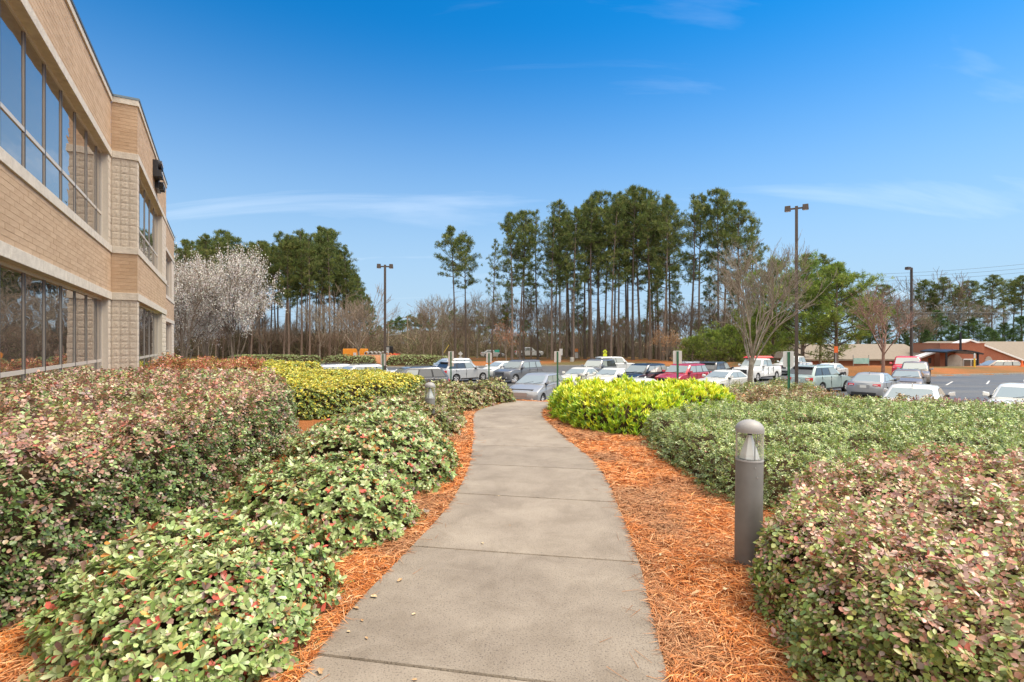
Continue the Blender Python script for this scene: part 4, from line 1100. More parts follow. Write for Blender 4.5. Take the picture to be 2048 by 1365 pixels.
# ------------------------------------------------------------------ lamp posts
MAT['bronze'] = M('bronze', (.075, .058, .047), (.095, .075, .062), scale=6, rough=.5, metal=.35)
MAT['lens_dull'] = M('lens_dull', (.55, .55, .52), rough=.3)
def lamp_post(x, y, ztop, label, heads=2, w=.14, yaw=0.0, hs_=1.0):
    zb = zg1(x, y) if not inside(np.array([x]), np.array([y]), LOT)[0] else float(lz(y))
    t = thing('lamp_post', label, 'street lamp', (x, y, zb), yaw, 'car park lamp posts')
    h = ztop-zb
    MB().lathe([(.3, -.2), (.3, .65), (.26, .7), (0, .7)], 16).build('base', MAT['kerb'], t, smooth=40)
    a, b = w/2, w/2*.82
    MB().hexa([(-a, -a, .7), (a, -a, .7), (a, a, .7), (-a, a, .7), (-b, -b, h-.1), (b, -b, h-.1), (b, b, h-.1), (-b, b, h-.1)]).build('pole', MAT['bronze'], t, bevel=.01)
    for k, sx in enumerate((-1, 1)[:heads]):
        MB().box(min(sx*.05, sx*.32), max(sx*.05, sx*.32), -.04, .04, h-.28+.02, h-.18).build('arm', MAT['bronze'], t)
        x0, x1 = sorted((sx*.26, sx*(.26+.72*hs_)))
        hd = MB().hexa([(x0, -.24*hs_, h-.33), (x1, -.24*hs_, h-.33), (x1, .24*hs_, h-.33), (x0, .24*hs_, h-.33),
                        (x0+.02, -.22*hs_, h-.05), (x1-.02, -.22*hs_, h-.05), (x1-.02, .22*hs_, h-.05), (x0+.02, .22*hs_, h-.05)]).build('lamp_head', MAT['bronze'], t, bevel=.015)
        MB().box(x0+.05, x1-.05, -.2*hs_, .2*hs_, h-.345, h-.331).build('lens', MAT['lens_dull'], hd)
    return t
lamp_post(PX(770, 34), 34, PZ(527, 34), 'bronze lamp post with two heads before the pine wood on the left', 2, .17, R(8), .38)
lamp_post(PX(1593, 27), 27, PZ(409, 27), 'tallest bronze lamp post with two box heads behind the mint-green SUV', 2, .17, R(-30), .42)
lamp_post(PX(1823, 54), 54, PZ(534, 54), 'bronze lamp post with a single box head above the red pickup', 1, .22, R(20), .75)
lamp_post(PX(1144, 80.5), 80.5, PZ(577, 80.5), 'slender lamp post with a small box head among the tall pines', 1, .2, R(60), .9)

# ------------------------------------------------------------------ utility poles and wires
MAT['pole_wood'] = M('pole_wood', (.30, .23, .16), (.38, .30, .22), scale=6, rough=.9)
MAT['galv'] = M('galv', (.42, .43, .43), rough=.4, metal=.6)
MAT['wire'] = M('wire', (.03, .03, .032), rough=.6)
def utility_pole(px, Y, ytop, label, arm=False, can=False, lamp=False):
    x = PX(px, Y); zb = zg1(x, Y); h = PZ(ytop, Y)-zb
    t = thing('utility_pole', label, 'utility pole', (x, Y, zb))
    MB().tube([(0, 0, -.5), (0, 0, h)], [.17, .12], 10).build('pole', MAT['pole_wood'], t, smooth=40)
    if arm: MB().box(-1.2, 1.2, -.06, .06, h-.5, h-.36).build('crossarm', MAT['pole_wood'], t)
    if can: MB().lathe([(.25, h-2.6), (.27, h-2.5), (.27, h-1.6), (.2, h-1.5), (0, h-1.5)], 14, c=(-.42, 0, 0)).build('transformer', MAT['galv'], t, smooth=40)
    if lamp:
        MB().tube([(.1, 0, h-3.2), (.8, 0, h-2.9), (2.2, 0, h-2.75)], .05, 8).build('lamp_arm', MAT['galv'], t, smooth=60)
        MB().box(2.1, 2.8, -.14, .14, h-2.84, h-2.68).build('lamp_head', MAT['galv'], t, bevel=.03)
    return t
utility_pole(776, 118, 645, 'utility pole with transformer and street lamp beyond the loader', True, True, True)
utility_pole(815, 112, 632, 'plain wooden utility pole before the distant green trees', True)
utility_pole(910, 96, 640, 'pale utility pole behind the leftmost tall pine of the grove')
def wire(pts, label, r=.03, sag=1.0, name='power_line'):
    a, b = Vector(pts[0]), Vector(pts[1]); n = 24
    P = [a.lerp(b, i/n)-Vector((0, 0, sag*4*(i/n)*(1-i/n))) for i in range(n+1)]
    o = MB().tube(P, r, 5).build(name, MAT['wire'], smooth=80)
    return tag(o, label, 'wire', 'overhead wires')
for i, (ya, yb, lab) in enumerate(((550, 524, 'highest thin overhead wire across the right sky'), (556, 533, 'second thin overhead wire across the right sky'), (564, 541, 'third thin overhead wire across the right sky'))):
    wire([(PX(1705, 112), 112, PZ(ya, 112)), (PX(2110, 104), 104, PZ(yb-2, 104))], lab, .025, .5)
wire([(PX(1700, 100), 100, PZ(623, 100)), (PX(2110, 100), 100, PZ(623, 100))], 'thick black cable above the brick building', .07, .35)
wire([(PX(1700, 100), 100, PZ(628, 100)), (PX(2110, 100), 100, PZ(626, 100))], 'thinner black cable just below the thick one over the brick building', .035, .25)
wire([(PX(776, 118), 118, PZ(647, 118)), (PX(1010, 96), 96, PZ(652, 96))], 'pale wire running from the utility poles behind the grove', .03, .4)
tag(MB().tube([(PX(879, 88), 88, zg1(PX(879, 88), 88)), (PX(898, 90), 90, PZ(690, 90))], .05, 6).build('guy_wire_guard', M('guard_yellow', (.65, .48, .08), rough=.6)), 'yellow sleeve on a slanting guy wire behind the silver SUV', 'guard')

# ------------------------------------------------------------------ road signs and small things far off
MAT['sign_yellow'] = M('sign_yellow', (.70, .78, .03), rough=.5)
MAT['sign_green'] = M('sign_green', (.03, .35, .25), rough=.5)
MAT['sign_orange'] = M('sign_orange', (.80, .26, .06), rough=.6)
MAT['hi_orange'] = M('hi_orange', (.85, .16, .03), rough=.6)
MAT['cont_orange'] = M('cont_orange', (.80, .32, .02), (.72, .27, .02), scale=2, rough=.6)
def far_sign(name, label, px, Y, ytop, ybot, mat, shape='rect', w=None, extra=None, ground=None):
    x = PX(px, Y); zb = zg1(x, Y); zt = PZ(ytop, Y); z0 = PZ(ybot, Y)
    t = thing(name, label, 'sign', (x, Y, zb)); h = zt-zb
    MB().box(-.04, .04, .02, .08, -.3, h-.05).build('post', MAT['galv'], t)
    s = (zt-z0); w = w or s
    if shape == 'diamond':
        MB().add([(0, 0, h), (-s/2, 0, h-s/2), (0, 0, h-s), (s/2, 0, h-s/2), (0, .02, h), (-s/2, .02, h-s/2), (0, .02, h-s), (s/2, .02, h-s/2)],
                 [(0, 1, 2, 3), (7, 6, 5, 4), (0, 4, 5, 1), (1, 5, 6, 2), (2, 6, 7, 3), (3, 7, 4, 0)]).build('panel', mat, t)
    else:
        MB().box(-w/2, w/2, -.02, .01, h-s, h).build('panel', mat, t)
    if extra: extra(t, h, s)
    return t
def ped(t, h, s):
    MB().box(-.05, .05, -.02, -.006, h-s*.72, h-s*.38).build('pictogram', MAT['dark_metal'], t)
    MB().box(-.12, .12, -.019, -.005, h-s*.60, h-s*.52).build('pictogram', MAT['dark_metal'], t)
    MB().box(-.3, .3, -.012, .012, h-s-.42, h-s+.06).build('arrow_plaque', MAT['sign_yellow'], t)
far_sign('road_sign', 'bright yellow diamond crossing sign with plaque above the white SUV', 1210, 79, 699, 708.5, MAT['sign_yellow'], 'diamond', extra=ped)
far_sign('road_sign', 'pale diamond sign seen from behind, right of the pale utility pole', 921, 84, 703, 713, MAT['sign_back'], 'diamond',
         extra=lambda t, h, s: MB().box(-.28, .28, 0, .02, h-s-.34, h-s-.06).build('plaque', MAT['sign_back'], t))
far_sign('street_name_sign', 'green street name sign among the orange-leaved branches', 994, 88, 700, 705, MAT['sign_green'], w=.8)
far_sign('road_sign', 'orange sign on a white board between the pine trunks', 1153, 96, 698, 704, MAT['sign_orange'], w=.6,
         extra=lambda t, h, s: MB().box(-.28, .28, -.012, .012, h-s-1.3, h-s-.15).build('board', MAT['sign_back'], t))
far_sign('road_sign', 'bright orange work sign hanging before the dense green pine', 1672, 58, 693, 706, MAT['hi_orange'], w=.42)
far_sign('small_notice', 'small pale notice board behind the parking sign by the silver hatchback', 1122, 82, 698, 711, MAT['sign_back'], w=.5)
ban = thing('banner', 'pale teal banner strung low beside the brick building', 'banner', (PX(1722, 66), 66, zg1(PX(1722, 66), 66)))
for sx in (-1.0, 1.0): MB().box(sx-.03, sx+.03, -.03, .03, -.2, 2.4).build('post', MAT['galv'], ban)
_zb = PZ(728, 66)-zg1(PX(1722, 66), 66)
MB().box(-1.0, 1.0, -.045, -.035, _zb, _zb+.72).build('cloth', M('banner_teal', (.22, .50, .45), (.45, .62, .58), scale=2, rough=.7), ban)
yb = thing('safety_post', 'yellow safety post with white cap before the brick building entrance', 'bollard', (PX(1949, 60), 60, zg1(PX(1949, 60), 60)))
MB().lathe([(.085, -.2), (.085, 1.05), (0, 1.05)], 12).build('post', M('post_yellow', (.80, .50, .02), rough=.5), yb, smooth=40)
MB().lathe([(.087, 1.05), (.087, 1.55), (.05, 1.62), (0, 1.63)], 12).build('cap', MAT['sign_back'], yb, smooth=40)
tag(MB().lathe([(.25, 0), (.25, .05), (.14, .06), (.05, .75), (0, .75)], 14).build('traffic_drum', MAT['hi_orange'], smooth=30, loc=(PX(2044, 62), 62, zg1(PX(2044, 62), 62))), 'orange traffic cone at the right edge beyond the bank', 'cone')
# construction yard beyond the hedge
Yc = 80.5
ct = thing('shipping_container', 'orange steel container at the edge of the pine wood', 'container', (PX(711, Yc), Yc, zg1(PX(711, Yc), Yc)), R(18))
ch_ = PZ(698, Yc)-zg1(PX(711, Yc), Yc)
MB().box(-1.85, 1.85, -1.2, 1.2, .15, ch_).build('shell', MAT['cont_orange'], ct)
for k in range(8): MB().box(-1.8+k*.45, -1.8+k*.45+.22, -1.235, -1.201, .3, ch_-.2).build('rib', MAT['cont_orange'], ct)
MB().box(-1.89, -1.851, -.6, .6, .3, ch_-.2).build('door', MAT['cont_orange'], ct)
MB().box(-.35, .1, -1.25, -1.236, ch_-1.5, ch_-.6).build('placard', MAT['sign_back'], ct)
ld = thing('loader', 'compact orange loader with glazed cab and red bucket behind the far hedge', 'loader', (PX(781, 81), 81, zg1(PX(781, 81), 81)), R(-20))
_h = PZ(693, 81)-zg1(PX(781, 81), 81)
MB().box(-1.1, .5, -.6, .6, .55, _h-1.35).build('body', MAT['sign_orange'], ld, bevel=.08)
cab = MB().hexa([(-.75, -.5, _h-1.4), (.25, -.5, _h-1.4), (.25, .5, _h-1.4), (-.75, .5, _h-1.4), (-.7, -.45, _h), (.2, -.45, _h), (.2, .45, _h), (-.7, .45, _h)]).build('cab', MAT['dark_metal'], ld, bevel=.05)
MAT['car_glass'] = M('car_glass', (.30, .335, .32), rough=.06, spec=.9, coat=1.0)  # pale base colour stands in for overcast sky reflected in the glass
MB().box(-.6, .1, -.512, -.50, _h-1.1, _h-.15).build('window', MAT['car_glass'], cab)
for sx in (-.75, .25):
    for sy in (-.62, .62):
        MB().lathe([(.2, -.14), (.42, -.14), (.46, 0), (.42, .14), (.2, .14)], 18, 'y', (sx, sy, .46)).build('wheel', MAT['wire'], ld, smooth=40)
MB().hexa([(.75, -.8, .25), (1.5, -.8, .15), (1.5, .8, .15), (.75, .8, .25), (.8, -.8, 1.15), (1.25, -.8, 1.15), (1.25, .8, 1.15), (.8, .8, 1.15)]).build('bucket', M('bucket_red', (.75, .05, .03), rough=.5), ld)
for sy in (-.55, .55): MB().tube([(-.8, sy, _h-1.2), (.4, sy, 1.2), (1.0, sy, .7)], .08, 6).build('lift_arm', MAT['sign_orange'], ld)
gp = 'concrete pipes stacked behind the hedge'
for i in range(6):
    x = PX(745, 78.5)-.9+i*.62
    o = MB().lathe([(.19, -1.1), (.285, -1.1), (.285, 1.1), (.19, 1.1), (.19, -1.1)], 18, 'y', cap=False).build('concrete_pipe', M('pipe', (.42, .41, .39), rough=.8), smooth=40, loc=(x, 78.5, PZ(707, 78.5)), rot=(0, 0, R(12)))
    tag(o, 'short concrete pipe %s in the row behind the far hedge' % ('leftmost', 'second from the left', 'third from the left', 'fourth from the left', 'fifth from the left', 'rightmost')[i], 'pipe', gp)
_dm = PZ(710, 78.5)-zg1(PX(745, 78.5), 78.5); mb = MB(); mb.lathe([(3.4, -.1), (3.0, _dm*.6), (2.3, _dm), (0, _dm)], 30)
o = mb.build('dirt_mound', M('dirt', (.33, .14, .06), (.42, .2, .1), scale=2, rough=.95, bump=.5), smooth=60, loc=(PX(745, 78.5)+.6, 78.6, zg1(PX(745, 78.5), 78.5)), kind='structure')
# ------------------------------------------------------------------ vehicles
MAT['tyre'] = M('tyre', (.018, .018, .018), rough=.8, spec=.3)
MAT['rim'] = M('rim', (.66, .66, .67), rough=.35, metal=.25)
MAT['plastic'] = M('plastic', (.025, .025, .027), rough=.55)
MAT['under'] = M('under', (.008, .008, .008), rough=.9)
MAT['chrome'] = M('chrome', (.75, .75, .76), rough=.15, metal=1)
MAT['headlamp'] = M('headlamp', (.80, .82, .82), rough=.1, metal=.35, coat=1)
MAT['taillamp'] = M('taillamp', (.62, .015, .03), rough=.2, coat=1)
MAT['tail_clear'] = M('tail_clear', (.85, .62, .62), rough=.2, coat=1)
MAT['plate'] = M('plate', (.75, .74, .70), rough=.5)
MAT['dark_glass'] = M('dark_glass', (.055, .058, .06), rough=.06, spec=.9, coat=1.0)
PAINT = {}
def paint(n, c, metal=0.0, rough=.32):
    if n not in PAINT: PAINT[n] = M('paint_'+n, c, rough=rough, metal=metal, coat=.8)
    return PAINT[n]
for n_, c_, m_ in (('white', (.66, .66, .645), 0), ('pearl', (.66, .645, .59), .05), ('silver', (.36, .37, .385), .3), ('pale_silver', (.52, .53, .545), .25), ('graphite', (.13, .135, .145), .4), ('grey', (.19, .19, .2), .35),
                   ('black', (.018, .018, .022), .1), ('charcoal', (.055, .055, .06), .3), ('red', (.42, .025, .04), .15), ('bright_red', (.60, .03, .04), .05), ('mint', (.42, .52, .50), .15), ('beige', (.40, .33, .28), .3), ('bronze', (.25, .21, .18), .4)):
    paint(n_, c_, m_)
# dims: L W H wheelbase wheel_r clearance front_overhang  zf(hood front) zc(cowl) xc(cowl x) xt(windshield top x) xrt(roof rear x) xrb(rear glass base x) zb(belt rear) zd(tail top)
SPEC = {
 'sedan':  dict(L=4.75, W=1.80, H=1.46, wb=2.75, wr=.325, gc=.20, fo=.90, zf=.72, zc=.97, xc=.92, xt=.18, xrt=-1.15, xrb=-1.82, zb=1.00, zd=1.02, tall=False),
 'hatch':  dict(L=4.40, W=1.77, H=1.55, wb=2.70, wr=.315, gc=.20, fo=.88, zf=.80, zc=1.05, xc=1.18, xt=.25, xrt=-1.45, xrb=-1.98, zb=1.06, zd=1.04, tall=True),
 'suv':    dict(L=4.85, W=1.92, H=1.76, wb=2.85, wr=.37, gc=.26, fo=.92, zf=.92, zc=1.13, xc=1.08, xt=.42, xrt=-1.85, xrb=-2.25, zb=1.14, zd=1.14, tall=True),
 'boxy':   dict(L=4.85, W=1.93, H=1.84, wb=2.80, wr=.39, gc=.29, fo=.92, zf=1.02, zc=1.17, xc=.98, xt=.48, xrt=-2.05, xrb=-2.28, zb=1.18, zd=1.18, tall=True),
 'van':    dict(L=5.05, W=1.98, H=1.77, wb=3.05, wr=.34, gc=.22, fo=.98, zf=.86, zc=1.10, xc=1.42, xt=.60, xrt=-2.10, xrb=-2.38, zb=1.10, zd=1.10, tall=True),
 'pickup': dict(L=5.85, W=2.03, H=1.95, wb=3.68, wr=.40, gc=.34, fo=.95, zf=1.12, zc=1.26, xc=1.22, xt=.62, xrt=-1.02, xrb=-1.22, zb=1.28, zd=1.30, tall=False),
}
def ring(x0, x1, w, z, r=.16, k=5, crown=0.0):
    pts = []
    for cx_, cy_, a0 in ((x1-r, w-r, 0), (x0+r, w-r, 90), (x0+r, -w+r, 180), (x1-r, -w+r, 270)):
        for i in range(k):
            a = R(a0+90*i/(k-1)); pts.append((cx_+r*math.cos(a), cy_+r*math.sin(a), z))
    return pts
def vehicle(name, label, kind, color, x, y, head, group='cars in the car park', zb=None, rack=False, dark=False, roof=None, sc=1.0, detail=True):
    """head: compass heading of the nose, degrees clockwise from straight ahead (+Y)"""
    s = SPEC[kind]; P = PAINT[color]; L, W, H = s['L'], s['W'], s['H']
    if zb is None: zb = float(lz(y))
    cat = {'sedan': 'car', 'hatch': 'car', 'suv': 'suv', 'boxy': 'suv', 'van': 'minivan', 'pickup': 'pickup'}[kind]
    t = thing(name, label, cat, (x, y, zb), R(90-head), group); t.scale = (sc, sc, sc)
    xf, xb = L/2, -L/2; a1 = xf-s['fo']; a2 = a1-s['wb']; wr, gc = s['wr'], s['gc']; ra = wr+.065
    zf, zc, zbr, zd = s['zf'], s['zc'], s['zb'], s['zd']
    o = [(xf-.16, gc), (xf-.05, gc+.10), (xf, zf*.58), (xf-.015, zf-.16), (xf-.10, zf-.03), (xf-.30, zf+.04), (xf-.75, zf+.04+(zc-zf)*.55), (s['xc']+.05, zc-.01), (s['xc']-.3, zc+.0)]
    o += [(s['xc']*.2, zc+(zbr-zc)*.4), (s['xrb']*.6, zbr-.005), (s['xrb'], zbr)]
    if kind == 'pickup': o += [(s['xrb']-.06, zd), (xb+.10, zd), (xb+.02, zd-.06), (xb, .75)]
    elif s['tall']: o += [(xb+.16, zd), (xb+.06, zd-.12), (xb+.05, .80), (xb, .62)]
    else: o += [(xb+.55, zd+.01), (xb+.16, zd), (xb+.06, zd-.10), (xb, .62)]
    o += [(xb+.03, gc+.14), (xb+.14, gc+.02)]
    def arch(cx_):
        pts = []; a0 = math.asin(min(.95, (gc-wr)/ra))
        for i in range(11):
            a = math.pi-a0-(math.pi-2*a0)*i/10; pts.append((cx_+ra*math.cos(a), wr+ra*math.sin(a)))
        return pts
    o += [(a2-ra-.02, gc)]+arch(a2)[0:]+[(a2+ra+.02, gc-.02), (a1-ra-.02, gc-.02)]+arch(a1)+[(a1+ra+.02, gc)]
    n = len(o); ss = [-1, -.985, -.94, -.82, -.5, 0, .5, .82, .94, .985, 1]
    vs = []
    for q in ss:
        a = abs(q); k = .965 if a > .99 else (.99 if a > .97 else 1)
        for (px, pz) in o:
            e = min(1, (abs(px)/(L/2)))**7
            xx = px-math.copysign(1, px)*e*.26*a**4
            w = max(0, min(1, (pz-.55)/.35))
            zz = pz-w*.055*a**4
            zz = .62+(zz-.62)*k; xx *= (1-(1-k)*.4)
            tum = 1-.055*max(0, (zz-.62)/.6)**2-.06*max(0, (.45-zz)/.3)
            vs.append((xx, W/2*q*tum, zz))
    fs = []
    for i in range(len(ss)-1):
        for j in range(n): fs.append((i*n+j, (i+1)*n+j, (i+1)*n+(j+1) % n, i*n+(j+1) % n))
    fs += [tuple(range(n)), tuple(range(len(ss)*n-1, (len(ss)-1)*n-1, -1))]
    mb = MB().add(vs, fs)
    # cabin
    wb_ = W/2*.93; wr_ = W/2*(.76 if kind in ('sedan', 'hatch') else .80)
    zr = H-.10; xt, xrt, xc, xrb = s['xt'], s['xrt'], s['xc'], s['xrb']
    rings = [ring(xrb-.02, xc+.02, wb_, zc-.06, .22), ring(xrb, xc, wb_-.005, zc+.01, .22), ring(xrt+.02, xt-.02, wr_, zr, .2), ring(xrt+.07, xt-.12, wr_-.05, H-.045, .2), ring(xrt+.22, xt-.35, wr_-.22, H-.008, .2), ring(xrt+.5, xt-.65, wr_-.45, H, .15)]
    m_ = len(rings[0]); b = len(mb.v); cv = [v for rg in rings for v in rg]; cf = []
    for i in range(len(rings)-1):
        for j in range(m_): cf.append((i*m_+j, i*m_+(j+1) % m_, (i+1)*m_+(j+1) % m_, (i+1)*m_+j))
    cf.append(tuple(range((len(rings)-1)*m_, len(rings)*m_)))
    mb.add(cv, cf)
    body = mb.build('body', P, t, smooth=32, fix=True)
    MB().box(xb+.2, xf-.25, -W*.34, W*.34, gc-.03, zc-.2).build('underbody', MAT['under'], t)
    G = MAT['dark_glass'] if dark else MAT['car_glass']
    z0, z1 = zc+.01, zr
    def pt(fr, tt, side):  # side glass: fr = x at belt..., position in x by lerp of front/rear edges
        xa = xc+(xt-.02-xc)*tt; xz = xrb+(xrt+.02-xrb)*tt
        return (xz+(xa-xz)*fr, side*((wb_-.005)+(wr_-wb_+.005)*tt+.006), z0+(z1-z0)*tt)
    def pane(nm, quad, mat, thick, par=t):
        c = [Vector(q) for q in quad]; nrm = (c[1]-c[0]).cross(c[3]-c[0]).normalized()
        if nrm.dot(c[0]-Vector((0, 0, .8))) < 0: nrm = -nrm
        v = [p-nrm*.02 for p in c]+[p+nrm*thick for p in c]
        nq = len(c)
        return MB().add(v, [tuple(range(nq))[::-1], tuple(range(nq, 2*nq))]+[(k, (k+1) % nq, nq+(k+1) % nq, nq+k) for k in range(nq)]).build(nm, mat, par, fix=True)
    # windscreen and rear glass
    def endq(xl, xh, fw0, fw1, t0, t1):
        q = []
        for tt, f in ((t0, -1), (t0, 1), (t1, 1), (t1, -1)):
            w = ((wb_-.2)*fw0 if tt == t0 else (wr_-.14)*fw1)
            q.append((xl+(xh-xl)*tt, f*w, z0+(z1-z0)*tt))
        return q
    pane('windscreen', endq(xc, xt-.02, 1.12, 1.10, .06, .94), MAT['car_glass'], .008)
    pane('rear_window', endq(xrb, xrt+.02, 1.08, 1.06, .12 if s['tall'] else .06, .92), G if dark else MAT['car_glass'], .008)
    for sd in (-1, 1):
        if kind == 'pickup': rows = [(.50, .80, .60, .93), (.12, .47, .10, .47+.06)]
        elif s['tall']: rows = [(.60, .86, .64, .92), (.32, .58, .32, .61), (.06, .285, .07, .285)]
        else: rows = [(.52, .86, .53, .90), (.15, .50, .22, .51)]
        if kind in ('sedan',): rows = [(.52, .87, .52, .86), (.17, .50, .20, .50)]
        lo_ = min(q_[0] for q_ in rows); hi_ = max(q_[1] for q_ in rows); lt_ = min(q_[2] for q_ in rows); ht_ = max(q_[3] for q_ in rows)
        pane('window_surround', [pt(lo_-.012, .045, sd), pt(hi_+.014, .045, sd), pt(ht_+.010, .935, sd), pt(lt_-.010, .935, sd)], MAT['plastic'], .002)
        for k, (b0, b1, t0_, t1_) in enumerate(rows):
            q = [pt(b0, .08, sd), pt(b1, .08, sd), pt(t1_, .90, sd), pt(t0_, .90, sd)]
            pane('window', q, G if (dark and k > 0) else MAT['car_glass'], .006)
        if detail:
            # mirror, handles, door gaps
            MB().hexa([(xc-.42, sd*(W/2-.02), zc+.02), (xc-.24, sd*(W/2-.02), zc+.02), (xc-.22, sd*(W/2+.19), zc+.03), (xc-.40, sd*(W/2+.20), zc+.03),
                       (xc-.42, sd*(W/2+.0), zc+.16), (xc-.28, sd*(W/2+.0), zc+.16), (xc-.26, sd*(W/2+.18), zc+.19), (xc-.40, sd*(W/2+.20), zc+.20)]).build('mirror', P if color not in ('mint',) else MAT['plastic'], t, bevel=.03, fix=True)
            MB().box(xc-.44, xc-.26, min(sd*(W/2-.18), sd*(W/2+.03)), max(sd*(W/2-.18), sd*(W/2+.03)), zc-.03, zc+.07).build('mirror_stalk', MAT['plastic'], t)
            ys0, ys1 = sorted((sd*(W/2*.955), sd*(W/2*.985+.012)))
            xm = (pt(rows[0][0], 0, 1)[0]+pt(rows[1][1], 0, 1)[0])/2
            for hx in (xm+.10, xm-.95 if kind != 'pickup' else xm-.85):
                MB().box(hx, hx+.17, ys0, ys1+.0, zc-.20, zc-.165).build('handle', P if color != 'red' else MAT['chrome'], t)
            for hx in (xc-.25, xm, xm-1.02):
                MB().box(hx-.006, hx+.006, min(sd*(W/2*.90), sd*(W/2*.9995)), max(sd*(W/2*.90), sd*(W/2*.9995)), gc+.12, zc-.05).build('door_gap', MAT['under'], t)
            MB().box(a2+ra+.05, a1-ra-.05, min(sd*(W/2*.93), sd*(W/2*1.0)), max(sd*(W/2*.93), sd*(W/2*1.0)), gc-.02, gc+.09).build('sill', MAT['plastic'], t, bevel=.015)
        for ax in (a1, a2):
            wy = sd*(W/2-.115)
            w = MB().lathe([(wr*.62, -.105), (wr*.94, -.105), (wr, -.075), (wr, .075), (wr*.94, .105), (wr*.62, .105)], 28, 'y', (0, 0, 0), cap=False).build('wheel', MAT['tyre'], t, smooth=35, loc=(ax, wy, wr))
            rm = MB(); yo = sd*.085
            rm.lathe([(wr*.64, yo-.02*sd), (wr*.66, yo+.012*sd), (wr*.57, yo+.012*sd), (wr*.55, yo-.03*sd)] if sd > 0 else [(wr*.55, yo-.03*sd), (wr*.57, yo+.012*sd), (wr*.66, yo+.012*sd), (wr*.64, yo-.02*sd)], 28, 'y', cap=False)
            for k in range(5):
                a = 2*math.pi*k/5+.3; da = .20; r0, r1 = wr*.10, wr*.60
                q = lambda r, an, yy: (r*math.cos(an), yy, r*math.sin(an))
                rm.hexa([q(r0, a-.8, yo-.03*sd), q(r1, a-da, yo-.03*sd), q(r1, a+da, yo-.03*sd), q(r0, a+.8, yo-.03*sd), q(r0, a-.8, yo+.0*sd), q(r1, a-da, yo+.008*sd), q(r1, a+da, yo+.008*sd), q(r0, a+.8, yo+.0*sd)])
            rm.build('rim', MAT['rim'], w, smooth=35, fix=True)
            MB().lathe([(wr*.6, yo-.05*sd), (0, yo-.05*sd)] if sd < 0 else [(0, yo-.05*sd), (wr*.6, yo-.05*sd)], 20, 'y').build('brake', MAT['under'], w)
        # lamps
        hz0, hz1 = (zf-.20, zf-.03)
        hw0, hw1 = W*.27, W*.455
        MB().hexa([(xf-.10, sd*hw0, hz0+.03), (xf-.26, sd*hw1, hz0+.02), (xf-.60, sd*(W*.474), hz1-.05), (xf-.3, sd*hw0, hz0+.03), (xf-.105, sd*hw0, hz1-.03), (xf-.27, sd*hw1, hz1+.0), (xf-.70, sd*(W*.47), hz1+.05), (xf-.3, sd*hw0, hz1-.02)]).build('headlight', MAT['headlamp'], t, fix=True, bevel=.01)
        tz = (zd-.30, zd-.13) if kind != 'pickup' else (zd-.42, zd-.06)
        tw0, tw1 = (W*.25, W*.44) if kind != 'pickup' else (W*.40, W*.46)
        if s['tall'] and kind != 'hatch': tz = (zd-.34, zd-.12)
        tl = MB().hexa([(xb+.025, sd*tw0, tz[0]+.05), (xb+.16, sd*tw1, tz[0]), (xb+.62, sd*W*.478, tz[0]+.1), (xb+.3, sd*tw0, tz[0]+.05), (xb+.035, sd*tw0, tz[1]-.02), (xb+.17, sd*tw1, tz[1]), (xb+.50, sd*W*.474, tz[1]+.02), (xb+.3, sd*tw0, tz[1])]).build('tail_light', MAT['taillamp'], t, fix=True, bevel=.01)
        MB().box(xb+.0, xb+.06, min(sd*tw0*1.1, sd*tw1*.86), max(sd*tw0*1.1, sd*tw1*.86), tz[0]+.065, tz[1]-.055).build('lamp_lens', MAT['tail_clear'], tl)
        if detail: MB().lathe([(.055, 0), (.055, .03), (0, .03)], 12, 'y').build('fog_light', MAT['headlamp'], t, loc=(xf-.10, sd*W*.36, gc+.18), rot=(0, 0, R(-90)))
    if rack:
        for sd in (-1, 1):
            MB().tube([(xt-.35, sd*(wr_-.12), H-.02), (xt-.45, sd*(wr_-.12), H+.05), (xrt+.45, sd*(wr_-.12), H+.05), (xrt+.3, sd*(wr_-.12), H-.02)], .02, 6).build('roof_rail', MAT['plastic'] if color != 'mint' else MAT['chrome'], t)
    # front and rear trim
    gz0, gz1 = (zf-.30, zf-.08) if kind in ('sedan', 'hatch', 'van') else (zf-.42, zf-.08)
    gr = MB().box(xf-.12, xf+.012, -W*.24, W*.24, gz0, gz1).build('grille', MAT['plastic'] if kind != 'hatch' else P, t, bevel=.02)
    for k in range(3 if kind != 'hatch' else 0):
        zz = gz0+.05+(gz1-gz0-.1)*k/2
        MB().box(xf+.008, xf+.022, -W*.22, W*.22, zz-.012, zz+.012).build('grille_bar', MAT['chrome'], gr)
    MB().box(xf-.14, xf+.006, -W*.30, W*.30, gc+.04, gc+.17).build('air_intake', MAT['plastic'], t, bevel=.02)
    MB().box(xb-.008, xb+.12, -W*.33, W*.33, gc+.06, gc+.20).build('rear_bumper_trim', MAT['plastic'], t, bevel=.02)
    pz = zd-.30 if kind in ('sedan',) else (zd-.32 if kind != 'pickup' else .62)
    MB().box(xb+.0, xb+.09, -.30, .30, pz-.10, pz+.11).build('plate_recess', P if kind != 'pickup' else MAT['chrome'], t, bevel=.01)
    MB().box(xb-.012, xb+.0-.001, -.155, .155, pz-.07, pz+.08).build('licence_plate', MAT['plate'], t)
    if s['tall'] and kind != 'van':
        MB().hexa([(xrt-.16, -wr_*.86, H-.115), (xrt+.05, -wr_*.9, H-.10), (xrt+.05, wr_*.9, H-.10), (xrt-.16, wr_*.86, H-.115), (xrt-.15, -wr_*.86, H-.085), (xrt+.2, -wr_*.86, H-.03), (xrt+.2, wr_*.86, H-.03), (xrt-.15, wr_*.86, H-.085)]).build('spoiler', MAT['plastic'] if dark else P, t, fix=True)
